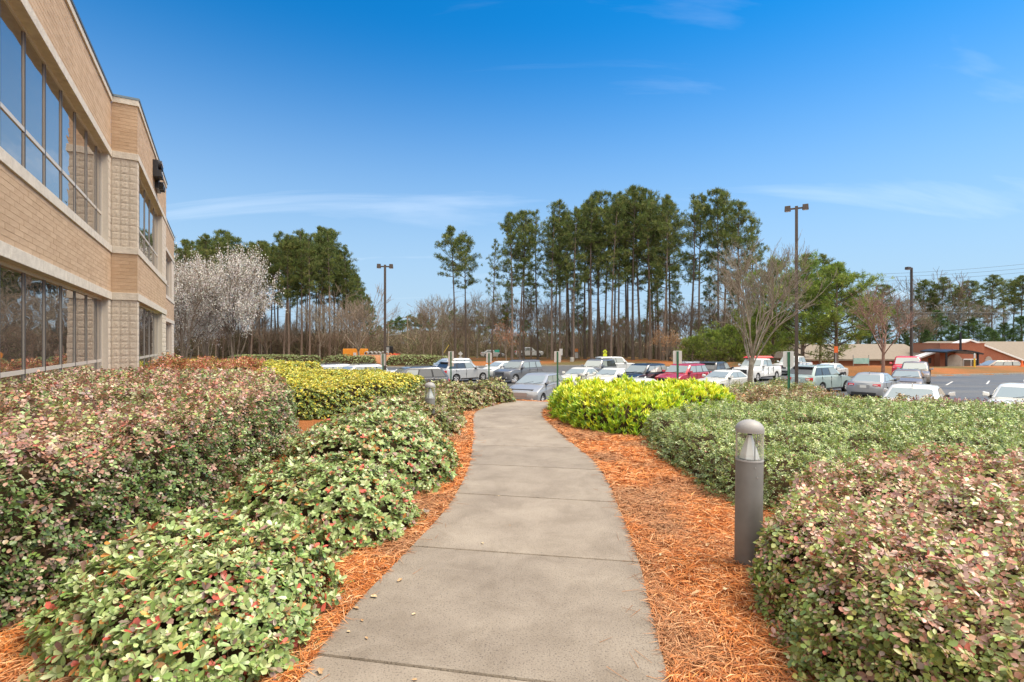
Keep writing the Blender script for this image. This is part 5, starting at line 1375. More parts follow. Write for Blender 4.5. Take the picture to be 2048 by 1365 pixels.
    if not s['tall'] and kind == 'sedan':
        MB().hexa([(xrt+.02, -.02, H-.03), (xrt+.12, -.02, H-.02), (xrt+.12, .02, H-.02), (xrt+.02, .02, H-.03), (xrt+.0, -.01, H+.04), (xrt+.04, -.01, H+.05), (xrt+.04, .01, H+.05), (xrt+.0, .01, H+.04)]).build('antenna_fin', P, t, fix=True)
    if detail:
        for wy in (-.25, .3):
            MB().tube([(xc+.0, wy, zc+.03), (xc-.10, wy+.5, zc+.13)], .008, 5).build('wiper', MAT['under'], t)
    if kind == 'pickup':
        MB().box(xb+.14, xrb-.14, -W*.40, W*.40, zd-.02, zd+.012).build('bed_cover', MAT['plastic'], t)
    return t
gN, gM, gF = 'cars in the near row', 'cars in the middle rows', 'cars in the far part of the car park'
TO = lambda H_: 180+H_       # nose towards the camera, turned H_ degrees to the left of it
vehicle('hatchback', 'silver rounded hatchback parked nose-out at the end of the walk', 'hatch', 'silver', 1.35, 26.9, TO(27), gN)
vehicle('sedan', 'white car almost hidden behind the lime-yellow bush', 'sedan', 'white', 5.35, 23.2, TO(52), gN)
vehicle('suv', 'dark grey SUV with red tail lamp behind the yellow-topped hedge', 'suv', 'graphite', -6.2, 30.8, TO(64), gN, dark=True, rack=True)
vehicle('sedan', 'white car with only its roof showing left of the dark grey SUV', 'sedan', 'white', -8.3, 32.4, TO(48), gN)
vehicle('suv', 'white SUV roof second from the left above the yellow hedge', 'suv', 'white', -10.6, 34.6, TO(50), gN, rack=True)
vehicle('suv', 'white SUV roof farthest left above the yellow hedge', 'suv', 'pale_silver', -13.0, 35.2, TO(50), gN, rack=True)
vehicle('suv', 'mint-green SUV with black rear window seen from behind', 'suv', 'mint', 20.4, 34.0, 60, gN, dark=True, rack=True)
vehicle('sedan', 'silver-grey sedan with wide red tail lamps next to the mint-green SUV', 'sedan', 'silver', 21.7, 30.6, 49, gN)
vehicle('sedan', 'pale sedan seen from behind just over the green hedge on the right', 'sedan', 'white', 15.4, 19.5, 44, gN)
vehicle('sedan', 'white sedan facing the camera at the right edge of the picture', 'sedan', 'pearl', 18.9, 18.9, TO(47), gN)
vehicle('sedan', 'pearl-white sedan parked nose-out below the red SUV', 'sedan', 'pearl', 13.75, 33.4, TO(56), gM)
vehicle('suv', 'bright red SUV with silver grille parked nose-out', 'suv', 'red', 12.2, 36.6, TO(48), gM, rack=True)
vehicle('suv', 'black SUV parked nose-out between a white sedan and the red SUV', 'suv', 'black', 9.35, 36.8, TO(48), gM)
vehicle('sedan', 'cream-white sedan left of the black SUV', 'sedan', 'pearl', 7.05, 36.6, TO(38), gM)
vehicle('sedan', 'white sedan parked nose-out below the grey boxy SUV', 'sedan', 'pearl', 4.95, 37.6, TO(36), gM)
vehicle('suv', 'dark grey boxy off-road SUV with pale bumper bar, parked alone', 'boxy', 'grey', .55, 43.2, TO(41), gM, rack=True)
vehicle('suv', 'white SUV seen side-on with red tail lamp and alloy wheels', 'suv', 'pale_silver', -4.25, 44.0, 48, gM, dark=True)
vehicle('minivan', 'silver minivan behind the white side-on SUV', 'van', 'pale_silver', -6.3, 51.5, TO(52), gM)
vehicle('hatchback', 'small white hatchback hidden behind the boxy dark grey SUV', 'hatch', 'white', -1.15, 49.5, TO(40), gM)
vehicle('suv', 'grey full-size SUV with roof rack behind the two white sedans', 'boxy', 'grey', 7.6, 46.0, TO(38), gM, rack=True, dark=True)
vehicle('suv', 'white SUV facing right at the far side of the car park', 'boxy', 'white', 11.4, 56.0, 76, gF)
vehicle('suv', 'pale SUV with only its roof showing behind the red SUV', 'suv', 'pale_silver', 13.95, 41.4, TO(44), gF, rack=True)
vehicle('suv', 'dark wagon with red tail lamps seen from behind beside the red SUV', 'suv', 'charcoal', 17.0, 42.6, 44, gF, dark=True)
vehicle('pickup_truck', 'large white crew-cab pickup behind the bare tree', 'pickup', 'white', 21.6, 45.2, TO(50), gF)
vehicle('pickup_truck', 'distant white pickup nearest the brick building on the left', 'pickup', 'white', 29.6, 54.0, TO(50), gF)
vehicle('sedan', 'distant white sedan beside the orange bank', 'sedan', 'white', 28.8, 46.6, TO(52), gF)
vehicle('sedan', 'grey-brown sedan with wipers behind the silver-grey sedan', 'sedan', 'bronze', 26.4, 34.2, TO(42), gN)
vehicle('suv', 'dark brown SUV in front of the red pickup', 'suv', 'bronze', 32.6, 41.4, TO(40), gF)
vehicle('pickup_truck', 'tall red pickup with chrome grille below the single-headed lamp post', 'pickup', 'bright_red', 36.0, 46.6, TO(38), gF, sc=1.08)
vehicle('minivan', 'beige minivan passing the brick building entrance', 'van', 'beige', PX(1992, 66), 66, -80, 'vehicles on the road beyond', zb=-2.42)
vehicle('sedan', 'distant white car on the road behind the parking sign left of the grove', 'sedan', 'white', PX(985, 101), 101, 85, 'vehicles on the road beyond', zb=-1.25, detail=False)
vehicle('pickup_truck', 'distant white truck glimpsed between the pine trunks', 'pickup', 'white', PX(1058, 104), 104, 88, 'vehicles on the road beyond', zb=-1.25, detail=False)
# red load on the white pickup's cab
_t = (21.6, 45.2)
o = MB().hexa([(-1.3, -.42, 0), (1.3, -.42, 0), (1.3, .42, 0), (-1.3, .42, 0), (-1.0, -.3, .17), (1.05, -.3, .17), (1.05, .3, .17), (-1.0, .3, .17)]).build('roof_box', M('roofbox_red', (.55, .04, .04), rough=.5), bevel=.05, loc=(_t[0]+.3, _t[1]+.3, float(lz(45.2))+1.97), rot=(0, 0, R(10)))
tag(o, 'flat red load carried on the roof of the large white pickup', 'roof box')
# low far side: brick house and long brick building
# ------------------------------------------------------------------ brick building on the right
def brick_mat(name, c1, c2, mortar, s):
    m = M(name, c1, c2, scale=2.0, rough=.9)
    nt = m.node_tree; b = nt.nodes['Principled BSDF']; L = nt.links.new
    src = b.inputs['Base Color'].links[0].from_socket
    tcn = nt.nodes.new('ShaderNodeTexCoord'); mp_ = nt.nodes.new('ShaderNodeMapping'); mp_.inputs['Rotation'].default_value = (R(90), 0, 0)
    br = nt.nodes.new('ShaderNodeTexBrick'); br.inputs['Scale'].default_value = s; br.inputs['Mortar Size'].default_value = .025
    L(tcn.outputs['Object'], mp_.inputs[0]); L(mp_.outputs[0], br.inputs['Vector'])
    L(src, br.inputs['Color1']); L(src, br.inputs['Color2']); br.inputs['Mortar'].default_value = (*mortar, 1)
    L(br.outputs['Color'], b.inputs['Base Color']); return m
MAT['red_brick'] = brick_mat('red_brick', (.36, .105, .05), (.30, .08, .04), (.33, .2, .14), 4.5)
MAT['shingle'] = M('shingle', (.20, .165, .13), (.26, .215, .17), scale=3, rough=.95, bump=.3, stretch=(1, 1, 5))
MAT['trim_white'] = M('trim_white', (.78, .78, .78), rough=.5)
MAT['stone'] = M('stone', (.34, .29, .25), (.46, .41, .36), scale=3, rough=.9, bump=.6)
MAT['canopy'] = M('canopy', (.025, .028, .036), rough=.35, metal=.4)
Yb = 86.0; gz = -2.6
bb = thing('brick_building', 'long low red-brick building with tan shingle roofs and dark entrance canopy', 'building', (70, Yb, gz))
def bx(nm, x0, x1, y0, y1, z0, z1, mat, par=None, **k): return MB().box(x0-70, x1-70, y0-Yb, y1-Yb, z0-gz, z1-gz).build(nm, MAT[mat], par or bb, **k)
def poly(nm, pts, fs, mat, par=None): return MB().add([(p[0]-70, p[1]-Yb, p[2]-gz) for p in pts], fs).build(nm, MAT[mat], par or bb, fix=True)
# left wing
bx('wall', 50, 70.6, 88.0, 96, gz, PZ(720, 87), 'red_brick')
e, rd = PZ(719, 87), PZ(688.5, 94)
rf = poly('roof', [(49.4, 87.0, e), (72.0, 87.0, e), (72.0, 94.0, rd), (51.5, 94.0, rd), (49.4, 101, e), (72, 101, e), (49.4, 87.0, e-.22), (72, 87, e-.22), (49.4, 101, e-.22)], [(0, 1, 2, 3), (3, 2, 5, 4), (0, 3, 4), (6, 7, 1, 0), (6, 0, 4, 8)], 'shingle')
bx('fascia', 49.4, 72, 86.93, 86.99, e-.24, e+.02, 'shingle', rf)
MB().lathe([(.35, 0), (.4, .3), (0, .5)], 10).build('roof_vent', MAT['trim_white'], rf, loc=(PX(1834, 93)-70, 92.6-Yb, rd-.55-gz))
for k, x in enumerate((54.5, 59.6, 63.5, 67)): 
    w = bx('window', x-.25, x+.25, 87.94, 87.99, gz+.6, e-.35, 'alu_dark')
    bx('pane', x-.2, x+.2, 87.92, 87.939, gz+.65, e-.4, 'car_glass', w)
# entrance block
X0, X1 = PX(1880, 84), PX(1969, 84); ztp = PZ(688, 84)
bx('entrance_block', X0, X1, 84, 90, gz, ztp, 'red_brick')
bx('parapet_cap', X0-.06, X1+.06, 83.94, 90.05, ztp, ztp+.12, 'red_brick')
bx('upper_reveal', X0+1.2, X1-1.4, 83.93, 83.99, ztp-1.5, ztp-1.42, 'shingle')
# canopy: shallow curved blade on two posts
mb = MB(); n = 12; xs_ = np.linspace(PX(1881, 80), PX(1956, 80), n+1)
for i in range(n):
    za, zc_ = [PZ(707, 80)+.62*math.sin(math.pi*(.15+.85*j/n))*.9 for j in (i, i+1)]
    a, b = xs_[i]-70, xs_[i+1]-70
    mb.hexa([(a, 79-Yb, za-gz-.2), (b, 79-Yb, zc_-gz-.2), (b, 84-Yb, zc_-gz-.1), (a, 84-Yb, za-gz-.1), (a, 79-Yb, za-gz), (b, 79-Yb, zc_-gz), (b, 84-Yb, zc_-gz+.1), (a, 84-Yb, za-gz+.1)])
mb.build('canopy', MAT['canopy'], bb, fix=True, smooth=40)
for x in (xs_[1], xs_[-2]): bx('canopy_post', x-.1, x+.1, 79.4, 79.6, gz, PZ(706, 80), 'canopy')
bx('mast', PX(1921, 82)-.12, PX(1921, 82)+.12, 81.9, 82.1, PZ(702, 82), PZ(665, 82), 'canopy')
# stone arch and doors
xa0, xa1 = PX(1892, 83.9), PX(1925, 83.9); n = 14; pts = [(xa0, gz), ]
arc = [(xa0+(xa1-xa0)*(.5-.5*math.cos(math.pi*k/n)), PZ(724, 84)+1.5*math.sin(math.pi*k/n)*.8) for k in range(n+1)]
ring_ = [(xa0, gz)]+arc+[(xa1, gz)]
m_ = len(ring_); poly('stone_arch', [(p[0], 83.86, p[1]) for p in ring_]+[(p[0], 83.97, p[1]) for p in ring_], [tuple(range(m_)), tuple(range(2*m_-1, m_-1, -1))]+[(k, m_+k, m_+(k+1) % m_, (k+1) % m_) for k in range(m_)], 'stone')
dr = bx('door', PX(1926, 83.9), PX(1957, 83.9), 83.8, 83.95, gz, PZ(718, 84), 'trim_white')
bx('pane', PX(1928, 83.8), PX(1941, 83.8), 83.74, 83.799, gz+.2, PZ(720, 84), 'dark_glass', dr)
bx('pane', PX(1943, 83.8), PX(1955, 83.8), 83.74, 83.799, gz+.2, PZ(720, 84), 'dark_glass', dr)
# right gable wing
ap = (PX(1941, 85), PZ(682, 85)); lf = (PX(1842, 85), PZ(717, 85)); rt = (PX(2056, 85), PZ(726, 85))
ring_ = [(lf[0], gz), (lf[0], lf[1]), (ap[0], ap[1]), (rt[0], rt[1]), (rt[0], gz)]
poly('gable_wall', [(p[0], 85.2, p[1]) for p in ring_]+[(p[0], 86.5, p[1]-.1) for p in ring_], [(0, 1, 2, 3, 4), (9, 8, 7, 6, 5), (0, 5, 6, 1), (1, 6, 7, 2), (2, 7, 8, 3), (3, 8, 9, 4)], 'red_brick')
def rake(p, q):
    dz = .26
    poly('rake_trim', [(p[0], 84.9, p[1]), (q[0], 84.9, q[1]), (q[0], 84.9, q[1]+dz), (p[0], 84.9, p[1]+dz), (p[0], 86.6, p[1]), (q[0], 86.6, q[1]), (q[0], 86.6, q[1]+dz), (p[0], 86.6, p[1]+dz)], [(0, 1, 2, 3), (7, 6, 5, 4), (0, 4, 5, 1), (3, 2, 6, 7), (0, 3, 7, 4), (1, 5, 6, 2)], 'trim_white')
rake((lf[0]-.4, lf[1]-.15), ap); rake(ap, (rt[0]+.4, rt[1]-.15))
zr2 = PZ(683.5, 94)
poly('roof', [(ap[0], 86.7, ap[1]-.05), (rt[0]+.6, 86.7, rt[1]-.1), (104, 86.7, rt[1]-.1), (104, 94, zr2), (ap[0]+.2, 94, zr2), (lf[0], 86.7, lf[1]), (lf[0], 94, lf[1]+.2)], [(0, 1, 2, 3, 4), (0, 4, 6, 5)], 'shingle')
bx('wall', rt[0]-.3, 104, 87.2, 90, gz, rt[1]-.1, 'red_brick')
# stone arch niche on the gable
xa0, xa1 = PX(1971, 85), PX(1986, 85); arc = [(xa0+(xa1-xa0)*(.5-.5*math.cos(math.pi*k/8)), PZ(724, 85)+.9*math.sin(math.pi*k/8)) for k in range(9)]; ring_ = [(xa0, gz)]+arc+[(xa1, gz)]; m_ = len(ring_)
poly('stone_arch', [(p[0], 85.08, p[1]) for p in ring_]+[(p[0], 85.19, p[1]) for p in ring_], [tuple(range(m_)), tuple(range(2*m_-1, m_-1, -1))]+[(k, m_+k, m_+(k+1) % m_, (k+1) % m_) for k in range(m_)], 'stone')
bx('window', PX(1858, 85), PX(1864, 85), 85.14, 85.19, gz+.8, gz+1.7, 'dark_glass')

# ------------------------------------------------------------------ brick house behind the grove
def house(px0, px1, Y, yeave, yridge, label, wallmat, depth=9):
    x0, x1 = PX(px0, Y), PX(px1, Y); zb = zg1((x0+x1)/2, Y)-.2; ze = PZ(yeave, Y); zr_ = PZ(yridge, Y+depth/2)
    h = thing('house', label, 'house', (x0, Y, zb)); w = x1-x0
    MB().box(0, w, 0, depth, 0, ze-zb).build('wall', MAT[wallmat], h)
    r_ = MB().add([(-.4, -.5, ze-zb), (w+.4, -.5, ze-zb), (w+.4, depth/2, zr_-zb), (-.4, depth/2, zr_-zb), (-.4, depth+.5, ze-zb), (w+.4, depth+.5, ze-zb)], [(0, 1, 2, 3), (3, 2, 5, 4), (0, 3, 4), (1, 5, 2)]).build('roof', MAT['shingle'], h, fix=True)
    MB().box(-.4, w+.4, -.56, -.51, ze-zb-.25, ze-zb).build('fascia', MAT['trim_white'], r_)
    k = 0; n = max(2, int(w/3.2))
    for i in range(n):
        for z_ in ([.9] if ze-zb < 4 else [.9, 3.6]):
            xx = w*(i+.5)/n
            f = MB().box(xx-.6, xx+.6, -.05, -.002, z_, z_+1.5).build('window', MAT['trim_white'], h)
            MB().box(xx-.52, xx+.52, -.07, -.051, z_+.08, z_+1.42).build('pane', MAT['dark_glass'], f)
    return h
MAT['tan_brick'] = M('tan_brick', (.42, .26, .17), (.48, .32, .22), scale=3, rough=.9)
house(1272, 1336, 122, 704, 684, 'salmon-coloured apartment house glimpsed between pine trunks', 'tan_brick')
house(1362, 1452, 116, 704, 690, 'low red-brick house with pale shingle roof behind the orange-leaved tree', 'red_brick')
# ------------------------------------------------------------------ trees
def grow_tube(path, rad, k=7):
    return MB().tube([tuple(p) for p in path], rad, k, cap=True)
PG = [(.10, .145, .035), (.13, .175, .045), (.175, .21, .055), (.07, .105, .03), (.22, .23, .07)]
def clumps(cent, dirs, rs, nb, ln, wd, pal, up=.35, wt=None):
    """needle tufts: nb slim blades fanning out of each centre"""
    n = len(cent); C0 = np.repeat(cent, nb, axis=0); A = np.repeat(unit(dirs+np.array([0, 0, up])), nb, axis=0)
    D = unit(A+rs.normal(0, .62, (n*nb, 3))); L_ = ln*rs.uniform(.65, 1.2, n*nb)
    S = unit(np.cross(D, rs.normal(0, 1, (n*nb, 3)))); w = wd*rs.uniform(.7, 1.3, n*nb)
    C0 = C0+rs.normal(0, ln*.22, (n*nb, 3))
    V = np.stack([C0, C0+D*(L_*.5)[:, None]+S*(w*1.08)[:, None], C0+D*L_[:, None], C0+D*(L_*.5)[:, None]-S*(w*1.08)[:, None]], 1)
    b = (np.arange(n*nb)*4)[:, None]
    pal = np.array(pal); ci = rs.choice(len(pal), n, p=wt)
    col = np.repeat(pal[ci]*np.exp(rs.normal(0, .18, (n, 1))), nb, axis=0)*np.exp(rs.normal(0, .12, (n*nb, 1)))
    return V.reshape(-1, 3), b+np.array([[0, 1, 2, 3]]), np.repeat(col, 4, axis=0)
def make_pine(seed, h, c0, spread, nbr, r0, pal=PG, flat=.5, bend=.4, dead=8, dens=1.0, blade=.5, wpow=1.0, low=0.0):
    rs = np.random.default_rng(seed); n = 10
    ph = rs.random(2)*6.28
    zz = np.linspace(0, h, n); path = np.stack([bend*np.sin(zz/h*2.2+ph[0])*zz/h, bend*np.sin(zz/h*1.8+ph[1])*zz/h, zz], 1)
    rad = r0*(1-zz/h*.82)*(1+.35*np.exp(-zz/.8))
    tm = grow_tube(path, list(rad), 8)
    def at(z): return np.array([np.interp(z, zz, path[:, 0]), np.interp(z, zz, path[:, 1]), z])
    segs, r_0, r_1, cent, dirs = [], [], [], [], []
    for i in range(nbr):
        f = (i+rs.random())/nbr; z = h*(c0+(1-c0)*f**.9*.985)
        az = i*2.399+rs.normal(0, .5); shape = (math.sin(math.pi*min(1, (f*.86+.14)))**.7)*(1-.35*f)+low*(1-f)
        ln = spread*shape*rs.uniform(.55, 1.15); rise = rs.uniform(-.05, .35)+.55*f
        if rs.random() < .18: continue
        d = np.array([math.cos(az), math.sin(az), rise]); d /= np.linalg.norm(d)
        p = at(z); m = 4
        pts = [p]
        for j in range(m):
            d = d+rs.normal(0, .12, 3)+np.array([0, 0, .06]); d /= np.linalg.norm(d); pts.append(pts[-1]+d*ln/m)
        rb = max(.03, r0*.30*(1-f*.5))
        for j in range(m): segs.append(np.r_[pts[j], pts[j+1]]); r_0.append(rb*(1-j/m)+.015); r_1.append(rb*(1-(j+1)/m)+.012)
        nt = int((5+ln*4.2)*dens)
        for q in range(nt):
            u = 1-rs.random()**1.5*.68
            k = min(int(u*m), m-1); b = pts[k]+(pts[k+1]-pts[k])*(u*m-k)
            off = rs.normal(0, 1, 3)*np.array([.42, .42, .42*flat])*(.35+.25*ln)*.75
            cent.append(b+off); dirs.append(d*.6+off*.8)
            if rs.random() < .4: segs.append(np.r_[b, b+off*.9]); r_0.append(.02); r_1.append(.01)
    for i in range(dead):
        z = h*rs.uniform(min(.28, c0*.5), c0); az = rs.random()*6.28; p = at(z); q = p+np.array([math.cos(az), math.sin(az), rs.uniform(-.35, .3)])*rs.uniform(.5, 2.2)
        segs.append(np.r_[p, q]); r_0.append(.035); r_1.append(.012)
    v, f_, c = clumps(np.array(cent), np.array(dirs), rs, 15, blade, blade*.062, pal)
    trunk = tm.mesh('trunk', 50); limbs = seg_mesh('limbs', np.array(segs), np.array(r_0), np.array(r_1), 3)
    crown = np_mesh('crown', v, f_, c); crown.materials.append(MAT['needle'])
    return trunk, limbs, crown
def make_bare(seed, h, r0, spread=.42, trunk_h=.22, lv=5, nch=(3, 4), up=.35, twig=.5, split=5, curv=.12, upright=0.0, rmin=.006):
    rs = np.random.default_rng(seed); segs, ra, rb, tips = [], [], [], []
    def branch(p, d, ln, r, level):
        m = 4 if level < 3 else 3
        pts = [p]; dd = d
        for j in range(m):
            dd = dd+rs.normal(0, curv, 3)+np.array([0, 0, up*.10]); dd = dd/np.linalg.norm(dd); pts.append(pts[-1]+dd*ln/m)
        for j in range(m):
            segs.append(np.r_[pts[j], pts[j+1]]); ra.append(max(rmin, r*(1-.55*j/m))); rb.append(max(rmin*.7, r*(1-.55*(j+1)/m)))
        if level >= lv: tips.append((pts[-1], dd)); tips.append((pts[-2], dd)); return
        k = rs.integers(nch[0], nch[1]+1)
        for c in range(k):
            u = rs.uniform(.35, 1.0) if c else 1.0
            i = min(int(u*m), m-1); b = pts[i]+(pts[i+1]-pts[i])*(u*m-i)
            nd = dd+rs.normal(0, spread, 3)+np.array([0, 0, up*.25]); nd /= np.linalg.norm(nd)
            branch(b, nd, ln*rs.uniform(.55, .8), max(rmin, r*(.62 if c else .7)*(1-.3*(1-u))), level+1)
    th = h*trunk_h; tp = [np.array([0, 0, -.2]), np.array([rs.normal(0, .03), rs.normal(0, .03), th*.5]), np.array([rs.normal(0, .05), rs.normal(0, .05), th])]
    tr = grow_tube(tp, [r0*1.25, r0, r0*.88], 10)
    for i in range(split):
        az = 6.283*i/split+rs.normal(0, .25); el = R(38+44*rs.random()**.7+upright*20) if i < split-1 else R(84)
        d = np.array([math.cos(az)*math.cos(el), math.sin(az)*math.cos(el), math.sin(el)])
        branch(tp[-1]-np.array([0, 0, rs.random()*th*.25]), d, (h-th)*rs.uniform(.36, .48)*(1.0 if el > 1 else 1.05), r0*(.55 if split < 10 else .40), 1)
    T = np.array([t_[0] for t_ in tips]); TD = np.array([t_[1] for t_ in tips])
    return tr.mesh('trunk', 50), seg_mesh('limbs', np.array(segs), np.array(ra), np.array(rb), 4), T, TD
def place(name, label, cat, meshes, x, y, rz, sc, mats, group=None, zoff=0.0):
    z = zg1(x, y)
    t = thing(name, label, cat, (x, y, z-.05+zoff), rz, group)
    if name == 'pine_tree': t.rotation_euler = (random.gauss(0, .014), random.gauss(0, .014), rz)
    t.scale = (sc, sc, sc) if not hasattr(sc, '__len__') else sc
    for nm, me, mm in meshes:
        o = bpy.data.objects.new(nm, me); COL.objects.link(o); o.parent = t
        if nm == 'limbs': o['kind'] = 'stuff'
        if len(me.materials) == 0: me.materials.append(MAT[mm])
    return t
def pv(seed, **k):
    a, b, c = make_pine(seed, **k); return [('trunk', a, 'bark_pine'), ('limbs', b, 'bark_dark'), ('crown', c, 'needle')]
# tall loblolly-type pines (unit height 27 m)
TALL = [pv(100+i, h=27, c0=cc, spread=sp_, nbr=nb_, r0=.25, dens=de, bend=be, dead=14) for i, (cc, sp_, nb_, de, be) in enumerate(
    ((.48, 4.7, 58, 1.15, .5), (.56, 4.2, 48, 1.2, .3), (.42, 4.4, 60, 1.0, .8), (.62, 4.8, 46, 1.3, .4), (.52, 3.8, 48, 1.05, .6), (.48, 3.2, 38, .7, .9)))]
for v in TALL[1::2]:
    v[0] = ('trunk', v[0][1], 'bark_dark')
ords = ['first', 'second', 'third', 'fourth', 'fifth', 'sixth', 'seventh', 'eighth', 'ninth', 'tenth', 'eleventh', 'twelfth', 'thirteenth', 'fourteenth', 'fifteenth', 'sixteenth', 'seventeenth', 'eighteenth', 'nineteenth', 'twentieth',
        'twenty-first', 'twenty-second', 'twenty-third', 'twenty-fourth', 'twenty-fifth', 'twenty-sixth', 'twenty-seventh', 'twenty-eighth', 'twenty-ninth', 'thirtieth', 'thirty-first', 'thirty-second', 'thirty-third', 'thirty-fourth', 'thirty-fifth', 'thirty-sixth', 'thirty-seventh', 'thirty-eighth', 'thirty-ninth', 'fortieth']
ords += ['forty-%s' % w for w in ('first', 'second', 'third', 'fourth', 'fifth', 'sixth', 'seventh', 'eighth', 'ninth')]+['fiftieth', 'fifty-first', 'fifty-second', 'fifty-third']
grove = [(911, 456, 80, 3), (932, 470, 84, 1), (984, 478, 82, 5), (1024, 424, 84, 0), (1040, 440, 92, 4), (1047, 423, 86, 3), (1076, 417, 90, 5), (1104, 430, 86, 2), (1120, 398, 88, 0), (1133, 420, 96, 4), (1147, 412, 84, 2), (1170, 405, 92, 1),
         (1184, 400, 86, 0), (1195, 385, 88, 3), (1210, 408, 98, 4), (1222, 398, 84, 2), (1237, 384, 90, 0), (1252, 392, 97, 1), (1266, 374, 86, 3), (1281, 380, 93, 2), (1300, 377, 88, 0), (1318, 390, 96, 4), (1326, 392, 84, 2), (1340, 402, 90, 1),
         (1379, 394, 84, 5), (1399, 391, 87, 0), (1436, 381, 84, 3), (1446, 398, 90, 2), (1481, 404, 86, 0), (1503, 430, 92, 4)]
grove += [(1010, 560, 96, 2), (1062, 545, 99, 4), (1158, 560, 94, 2), (1312, 548, 92, 2), (1352, 560, 96, 4), (1418, 552, 94, 2), (1465, 560, 97, 0), (1110, 440, 104, 4), (1140, 432, 106, 5), (1178, 425, 104, 4), (1202, 430, 107, 2), (1230, 420, 105, 5), (1258, 415, 106, 4), (1291, 412, 104, 2), (1309, 420, 107, 5), (1332, 425, 105, 4)]
grove.sort()
for i, (px, top, Y, v) in enumerate(grove):
    x = PX(px, Y); H_ = PZ(top, Y)-zg1(x, Y)
    place('pine_tree', 'tall pine, %s from the left in the central grove behind the parked cars' % ords[i], 'tree', TALL[v], x, Y, (i*2.4) % 6.28, (H_/27*random.uniform(.78, .95), H_/27*random.uniform(.78, .95), H_/27), None, 'pines of the central grove')
# pine wood on the left
wood = []
tops = {360: 486, 400: 476, 430: 456, 470: 462, 505: 470, 545: 458, 590: 455, 620: 470, 660: 456, 690: 515, 712: 548}
kx = sorted(tops)
rs_ = random.Random(5)
for i in range(37):
    px = 352+i*(700-352)/36+rs_.uniform(-5, 5); Y = rs_.choice((84, 88, 92, 97, 103, 110))
    wood.append((px, np.interp(px, kx, [tops[k] for k in kx])+rs_.uniform(-6, 38), Y, rs_.choice((0, 1, 2, 3, 4))))
wood += [(716, 556, 90, 4), (738, 596, 92, 2)]
for px, top in ((556, 462), (574, 474), (600, 458), (612, 490), (634, 462), (648, 500), (668, 458), (680, 492), (697, 520), (706, 545), (722, 575), (731, 588), (746, 612)):
    wood.append((px+rs_.uniform(-3, 3), top, rs_.choice((86, 90, 95, 100)), rs_.choice((0, 2, 2, 4))))
wood.sort()
for i, (px, top, Y, v) in enumerate(wood):
    x = PX(px, Y); H_ = PZ(top, Y)-zg1(x, Y)
    place('pine_tree', 'tall pine, %s from the left in the dense wood behind the blossoming trees' % ords[i], 'tree', TALL[v], x, Y, (i*1.7) % 6.28, (H_/27*.88, H_/27*.88, H_/27), None, 'pines of the left wood')
# far pines and evergreens behind the brick building
EVG = [pv(140+i, h=14, c0=.14, spread=3.6, nbr=60, r0=.18, dens=1.3, blade=.48, pal=[(.07, .13, .04), (.10, .17, .05), (.12, .19, .055), (.08, .14, .045)], low=.55) for i in range(2)]
far = [(1722, 590, 128, 5, 0), (1764, 570, 122, 3, 0), (1798, 600, 130, 4, 0), (1842, 560, 124, 1, 0), (1868, 590, 132, 0, 0), (1882, 556, 122, 3, 0), (1912, 575, 120, 2, 0), (1936, 562, 126, 3, 0), (1962, 600, 134, 1, 0), (1985, 550, 120, 0, 0), (2004, 556, 128, 5, 0), (2026, 560, 122, 1, 0), (2044, 552, 118, 3, 0),
       (1872, 622, 116, 0, 1), (1905, 650, 112, 1, 1), (1945, 636, 116, 0, 1), (1975, 655, 112, 1, 1), (2010, 646, 114, 0, 1), (2046, 632, 112, 1, 1), (1810, 655, 118, 1, 1), (1735, 640, 116, 0, 1), (1768, 648, 112, 1, 1), (1836, 640, 120, 0, 1), (1852, 660, 110, 1, 1), (1925, 662, 110, 0, 1), (1990, 662, 108, 1, 1)]
far.sort()
for i, (px, top, Y, v, e_) in enumerate(far):
    x = PX(px, Y); H_ = PZ(top, Y)-zg1(x, Y)
    if e_: place('evergreen_tree', 'bushy dark evergreen, %s tree from the left behind the brick building' % ords[i], 'tree', EVG[v % 2], x, Y, i*1.3, (H_/14, H_/14, H_/14), None, 'trees behind the brick building')
    else: place('pine_tree', 'dark pine, %s tree from the left behind the brick building' % ords[i], 'tree', TALL[v], x, Y, i*1.9, (H_/24, H_/24, H_/27), None, 'trees behind the brick building')
# dense light-green pines right of the bare tree
LG = [(.18, .26, .04), (.24, .32, .05), (.14, .21, .035), (.30, .36, .07), (.10, .16, .03)]
DENSE = [pv(160+i, h=13, c0=.12, spread=4.3, nbr=74, r0=.24, dens=1.5, blade=.42, pal=LG, low=.6, flat=.45, bend=.3) for i in range(2)]
place('pine_tree', 'dense bright green pine above the orange work sign', 'tree', DENSE[0], PX(1672, 60), 60, .6, (1.0, 1.0, (PZ(512, 60)-zg1(PX(1672, 60), 60))/13*.92), None)
place('pine_tree', 'dense green pine behind the tallest lamp post', 'tree', DENSE[1], PX(1604, 66), 66, 2.1, (1.05, 1.05, (PZ(500, 66)-zg1(PX(1604, 66), 66))/13*.95), None)
place('pine_tree', 'olive-green pine behind the bare tree crown', 'tree', DENSE[0], PX(1545, 74), 74, 4.0, (1.0, 1.0, (PZ(520, 74)-zg1(PX(1545, 74), 74))/13), None)
place('pine_tree', 'slim pine with thin top right of the dense green pines', 'tree', TALL[2], PX(1640, 82), 82, 1.0, (.8, .8, (PZ(508, 82)-zg1(PX(1640, 82), 82))/27), None)
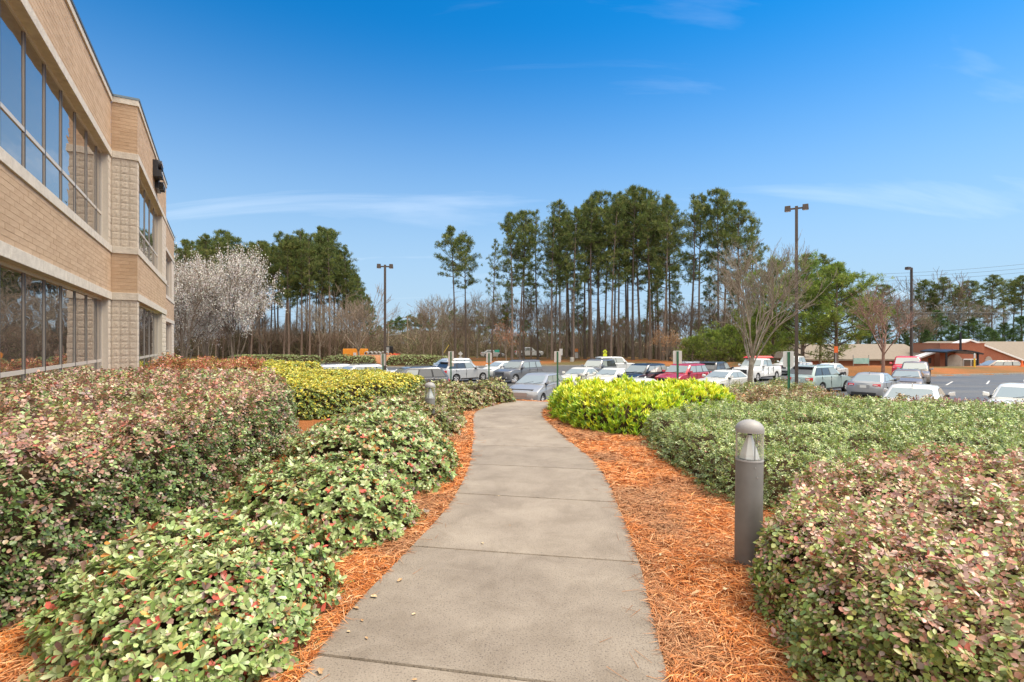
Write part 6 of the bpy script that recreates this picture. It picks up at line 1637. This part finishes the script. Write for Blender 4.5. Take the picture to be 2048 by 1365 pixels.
# wax-myrtle-like evergreens behind the dark wagon
LOWG = [pv(170+i, h=5, c0=.06, spread=3.0, nbr=54, r0=.10, dens=2.2, blade=.26, pal=[(.18, .27, .05), (.25, .33, .06), (.32, .38, .08), (.12, .19, .04)], low=.8, bend=.2, dead=0) for i in range(2)]
for i, (px, top, Y, lab) in enumerate(((1386, 676, 79, 'low bright green evergreen left of the white pickup'), (1422, 666, 80, 'broad green evergreen behind the dark wagon'), (1462, 655, 82, 'taller yellow-green evergreen behind the white pickup'), (1510, 640, 84, 'green evergreen behind the bare tree trunk'))):
    x = PX(px, Y); H_ = PZ(top, Y)-zg1(x, Y); place('evergreen_shrub', lab, 'tree', LOWG[i % 2], x, Y, i*2.0, (H_/5*.8, H_/5*.8, H_/5*1.0), None, 'evergreens beyond the car park')
# distant mixed tree line between wood and grove
MIX = [pv(180+i, h=16, c0=.2, spread=3.8, nbr=46, r0=.2, dens=1.3, blade=.62, pal=[(.085, .15, .04), (.12, .19, .05), (.08, .13, .035), (.15, .20, .06)], low=.4) for i in range(2)]
dist = [(735, 668, 150), (757, 652, 165), (780, 640, 160), (800, 634, 152), (822, 630, 170), (842, 628, 158), (866, 634, 165), (886, 630, 150), (905, 618, 160), (930, 632, 155), (958, 622, 165), (985, 628, 158), (1012, 634, 150), (1050, 640, 160), (1090, 632, 150), (1130, 640, 155), (1165, 630, 165), (1205, 642, 150), (1245, 634, 160), (1290, 640, 155), (1345, 646, 165), (1400, 640, 155), (1450, 632, 160), (1500, 636, 150), (1550, 630, 160)]
for i, (px, top, Y) in enumerate(dist):
    x = PX(px, Y); H_ = PZ(top, Y)-zg1(x, Y)
    place('distant_tree', 'green tree, %s from the left in the far tree line beyond the road' % ords[i], 'tree', MIX[i % 2], x, Y, i*1.1, (H_/13, H_/13, H_/16), None, 'far tree line')

# bare trees
def bare_parts(seed, bark, **k):
    a, b, T, TD = make_bare(seed, **k); return [('trunk', a, bark), ('limbs', b, bark)], T, TD
z1, T1, _ = bare_parts(201, 'bark_grey', h=6.4, r0=.115, spread=.30, trunk_h=.30, lv=6, nch=(2, 4), up=.30, split=11, curv=.09, upright=.22, rmin=.0055)
place('bare_tree', 'grey leafless ornamental tree on the bank beside the white pickup', 'tree', z1, 9.62, 20.6, 3.6, (.88, .88, .98), None)
z2, T2, _ = bare_parts(202, 'bark_red', h=8, r0=.13, spread=.34, trunk_h=.26, lv=6, nch=(2, 3), up=.35, split=7, curv=.12, upright=.2, rmin=.012)
place('bare_tree', 'leafless reddish-twigged tree on the orange bank left of the red pickup', 'tree', z2, PX(1766, 51), 51, 1.0, (1.05, 1.05, (PZ(585, 51)-zg1(PX(1766, 51), 51))/8), None)
z3, T3, _ = bare_parts(203, 'bark_tan', h=9, r0=.15, spread=.32, trunk_h=.2, lv=6, nch=(2, 3), up=.35, split=8, curv=.10, upright=.3, rmin=.014)
place('bare_tree', 'leafless vase-shaped tree in front of the orange container', 'tree', z3, PX(718, 73.4), 73.4, 2.0, (1.1, 1.1, (PZ(592, 73.4)-zg1(PX(718, 73.4), 73.4))/9), None)
# understorey: tall leafless hardwoods between the pines
UND = [bare_parts(210+i, ('bark_tan', 'bark_pine', 'bark_grey', 'bark_tan')[i], h=14, r0=.15, spread=.36, trunk_h=.28, lv=5, nch=(3, 4), up=.5, split=5, curv=.13, upright=.6, rmin=.018)[0] for i in range(4)]
us = random.Random(9)
und_spots = [(px, us.choice((84, 88, 93, 99)), us.uniform(585, 665)) for px in range(372, 735, 15)]
for i, (px, Y, top) in enumerate(und_spots):
    x = PX(px+us.uniform(-6, 6), Y); H_ = PZ(top, Y)-zg1(x, Y)
    place('bare_tree', 'thin leafless hardwood, %s from the left among the pines of the left wood' % ords[i], 'tree', UND[i % 4], x, Y, us.random()*6, (H_/14*1.1, H_/14*1.1, H_/14), None, 'leafless hardwoods in the left wood')
g_spots = [(px, us.choice((88, 94, 100, 108)), us.uniform(585, 668)) for px in range(846, 1540, 19)]
for i, (px, Y, top) in enumerate(g_spots):
    x = PX(px+us.uniform(-7, 7), Y); H_ = PZ(top, Y)-zg1(x, Y)
    place('bare_tree', 'thin leafless hardwood, %s from the left among the trunks of the central grove' % ords[i], 'tree', UND[(i*3) % 4], x, Y, us.random()*6, (H_/14*1.15, H_/14*1.15, H_/14), None, 'leafless hardwoods in the central grove')
for i, (px, Y, top) in enumerate([(1716, 108, 560), (1738, 116, 575), (1790, 112, 600), (1815, 120, 590), (1838, 112, 620), (1855, 126, 548), (1900, 118, 600), (1966, 118, 600), (770, 128, 660), (800, 132, 668), (835, 126, 655), (870, 124, 652)]):
    x = PX(px, Y); H_ = PZ(top, Y)-zg1(x, Y)
    place('bare_tree', ('leafless pale tree, %s from the left behind the brick building' % ords[i]) if i < 8 else ('leafless brown tree, %s from the left beyond the construction yard' % ords[i-8]), 'tree', UND[i % 4], x, Y, us.random()*6, (H_/14*1.2, H_/14*1.2, H_/14), None, 'leafless trees far off')
# trees still holding orange leaves
def leafy(seed, h, pal, ln, nper, **k):
    parts, T, TD = bare_parts(seed, 'bark_grey', h=h, r0=.10, **k); rs = np.random.default_rng(seed)
    n = len(T)*nper; P = np.repeat(T, nper, axis=0)+rs.normal(0, .22, (n, 3))*np.array([1, 1, .45])
    v, f_, c = leaf_mesh_data(P, rs.normal(0, 1, (n, 3)), rs.normal(0, .5, (n, 3))+np.array([0, 0, 1]), np.full(n, ln)*rs.uniform(.7, 1.2, n), np.full(n, ln*.6), pick(pal[0], pal[1], n, rs), True)
    me = np_mesh('crown', v, f_, c); me.materials.append(MAT['leaf']); return parts+[('crown', me, 'leaf')]
beech = leafy(231, 8, ([(.58, .30, .11), (.50, .24, .09), (.62, .37, .16)], [1, 1, 1]), .16, 5, spread=.42, trunk_h=.12, lv=4, nch=(3, 4), up=.05, split=9, curv=.10, rmin=.02)
x = PX(1334, 81); place('beech_tree', 'small tree holding pale orange leaves behind the parking sign by the red SUV', 'tree', beech, x, 81, 0, (.62, .62, (PZ(650, 81)-zg1(x, 81))/8), None)
beech2 = leafy(232, 7, ([(.45, .17, .07), (.38, .13, .06), (.50, .22, .10)], [1, 1, 1]), .17, 3, spread=.5, trunk_h=.2, lv=4, nch=(3, 3), up=.0, split=7, curv=.12, rmin=.02)
x = PX(1012, 80); place('beech_tree', 'small tree holding rusty leaves beside the green street name sign', 'tree', beech2, x, 80, 0, (.75, .75, (PZ(636, 80)-zg1(x, 80))/7), None)
# blossoming pears
def pear(seed, h):
    parts, T, TD = bare_parts(seed, 'bark_tan', h=h, r0=.15, spread=.38, trunk_h=.08, lv=5, nch=(3, 4), up=.42, split=8, curv=.10, upright=.35, rmin=.012)
    rs = np.random.default_rng(seed); nper = max(1, int(26000/len(T))); n = len(T)*nper
    P = np.repeat(T, nper, axis=0)-np.repeat(TD, nper, axis=0)*rs.random((n, 1))*1.3+rs.normal(0, .13, (n, 3))
    v, f_, c = leaf_mesh_data(P, rs.normal(0, 1, (n, 3)), rs.normal(0, .7, (n, 3))+np.array([0, 0, .6]), rs.uniform(.07, .13, n), rs.uniform(.06, .11, n), pick([(.72, .68, .63), (.60, .54, .48), (.76, .74, .70), (.45, .38, .31)], [4, 3, 4, 1], n, rs), True)
    me = np_mesh('blossom', v, f_, c); me.materials.append(MAT['leaf']); return parts+[('blossom', me, 'leaf')]
p1, p2 = pear(241, 8.5), pear(242, 8.5)
for i, (px, top, Y, pp, lab) in enumerate(((366, 520, 44, p1, 'white-blossoming tree touching the far end of the office building'), (412, 540, 50, p2, 'white-blossoming tree between the two others, slightly farther back'), (468, 514, 47, p2, 'rightmost white-blossoming tree with a low leaning limb'))):
    x = PX(px, Y); H_ = PZ(top, Y)-zg1(x, Y); place('pear_tree', lab, 'tree', pp, x, Y, i*2.2, (H_/8.5*(.62 if i < 2 else .68),)*2+(H_/8.5,), None, 'blossoming trees beside the office')
# brush on the woodland floor: nobody could count it
def brush(name, boxes, label, n):
    segs = []; k = 0
    P = []
    for (x0, x1, y0, y1, hmax) in boxes:
        m = int(n*(x1-x0)*(y1-y0)/sum((b[1]-b[0])*(b[3]-b[2]) for b in boxes))
        x = rng.uniform(x0, x1, m); y = rng.uniform(y0, y1, m); z = zg(x, y)+rng.random(m)**2*hmax*.7
        d = np.stack([rng.normal(0, .6, m), rng.normal(0, .6, m), np.abs(rng.normal(.7, .5, m))], 1); l = rng.uniform(.5, 2.0, m)*hmax/3
        a = np.stack([x, y, z], 1); P.append(np.concatenate([a, a+unit(d)*l[:, None]], 1))
    S = np.concatenate(P); m = len(S)
    pal = np.array([(.20, .14, .10), (.26, .19, .13), (.15, .11, .08), (.24, .20, .12), (.13, .15, .06)])
    o = link(name, seg_mesh(name, S, np.full(m, .036), np.full(m, .014), 3, pal[rng.integers(0, 5, m)]*np.exp(rng.normal(0, .2, (m, 1)))), MAT['straw'], kind='stuff')
    return tag(o, label, 'brush')
brush('undergrowth', [(-72, -30, 88, 122, 6.0)], 'tangled brown brush on the floor of the left wood', 17000)
brush('undergrowth', [(-22, 66, 104, 132, 6.0)], 'brown brush and saplings behind the central grove', 18000)
brush('undergrowth', [(-48, -12, 122, 146, 7.0)], 'brown brush beyond the construction yard', 7000)
brush('undergrowth', [(60, 130, 112, 140, 4.0)], 'brown brush under the trees behind the brick building', 6000)
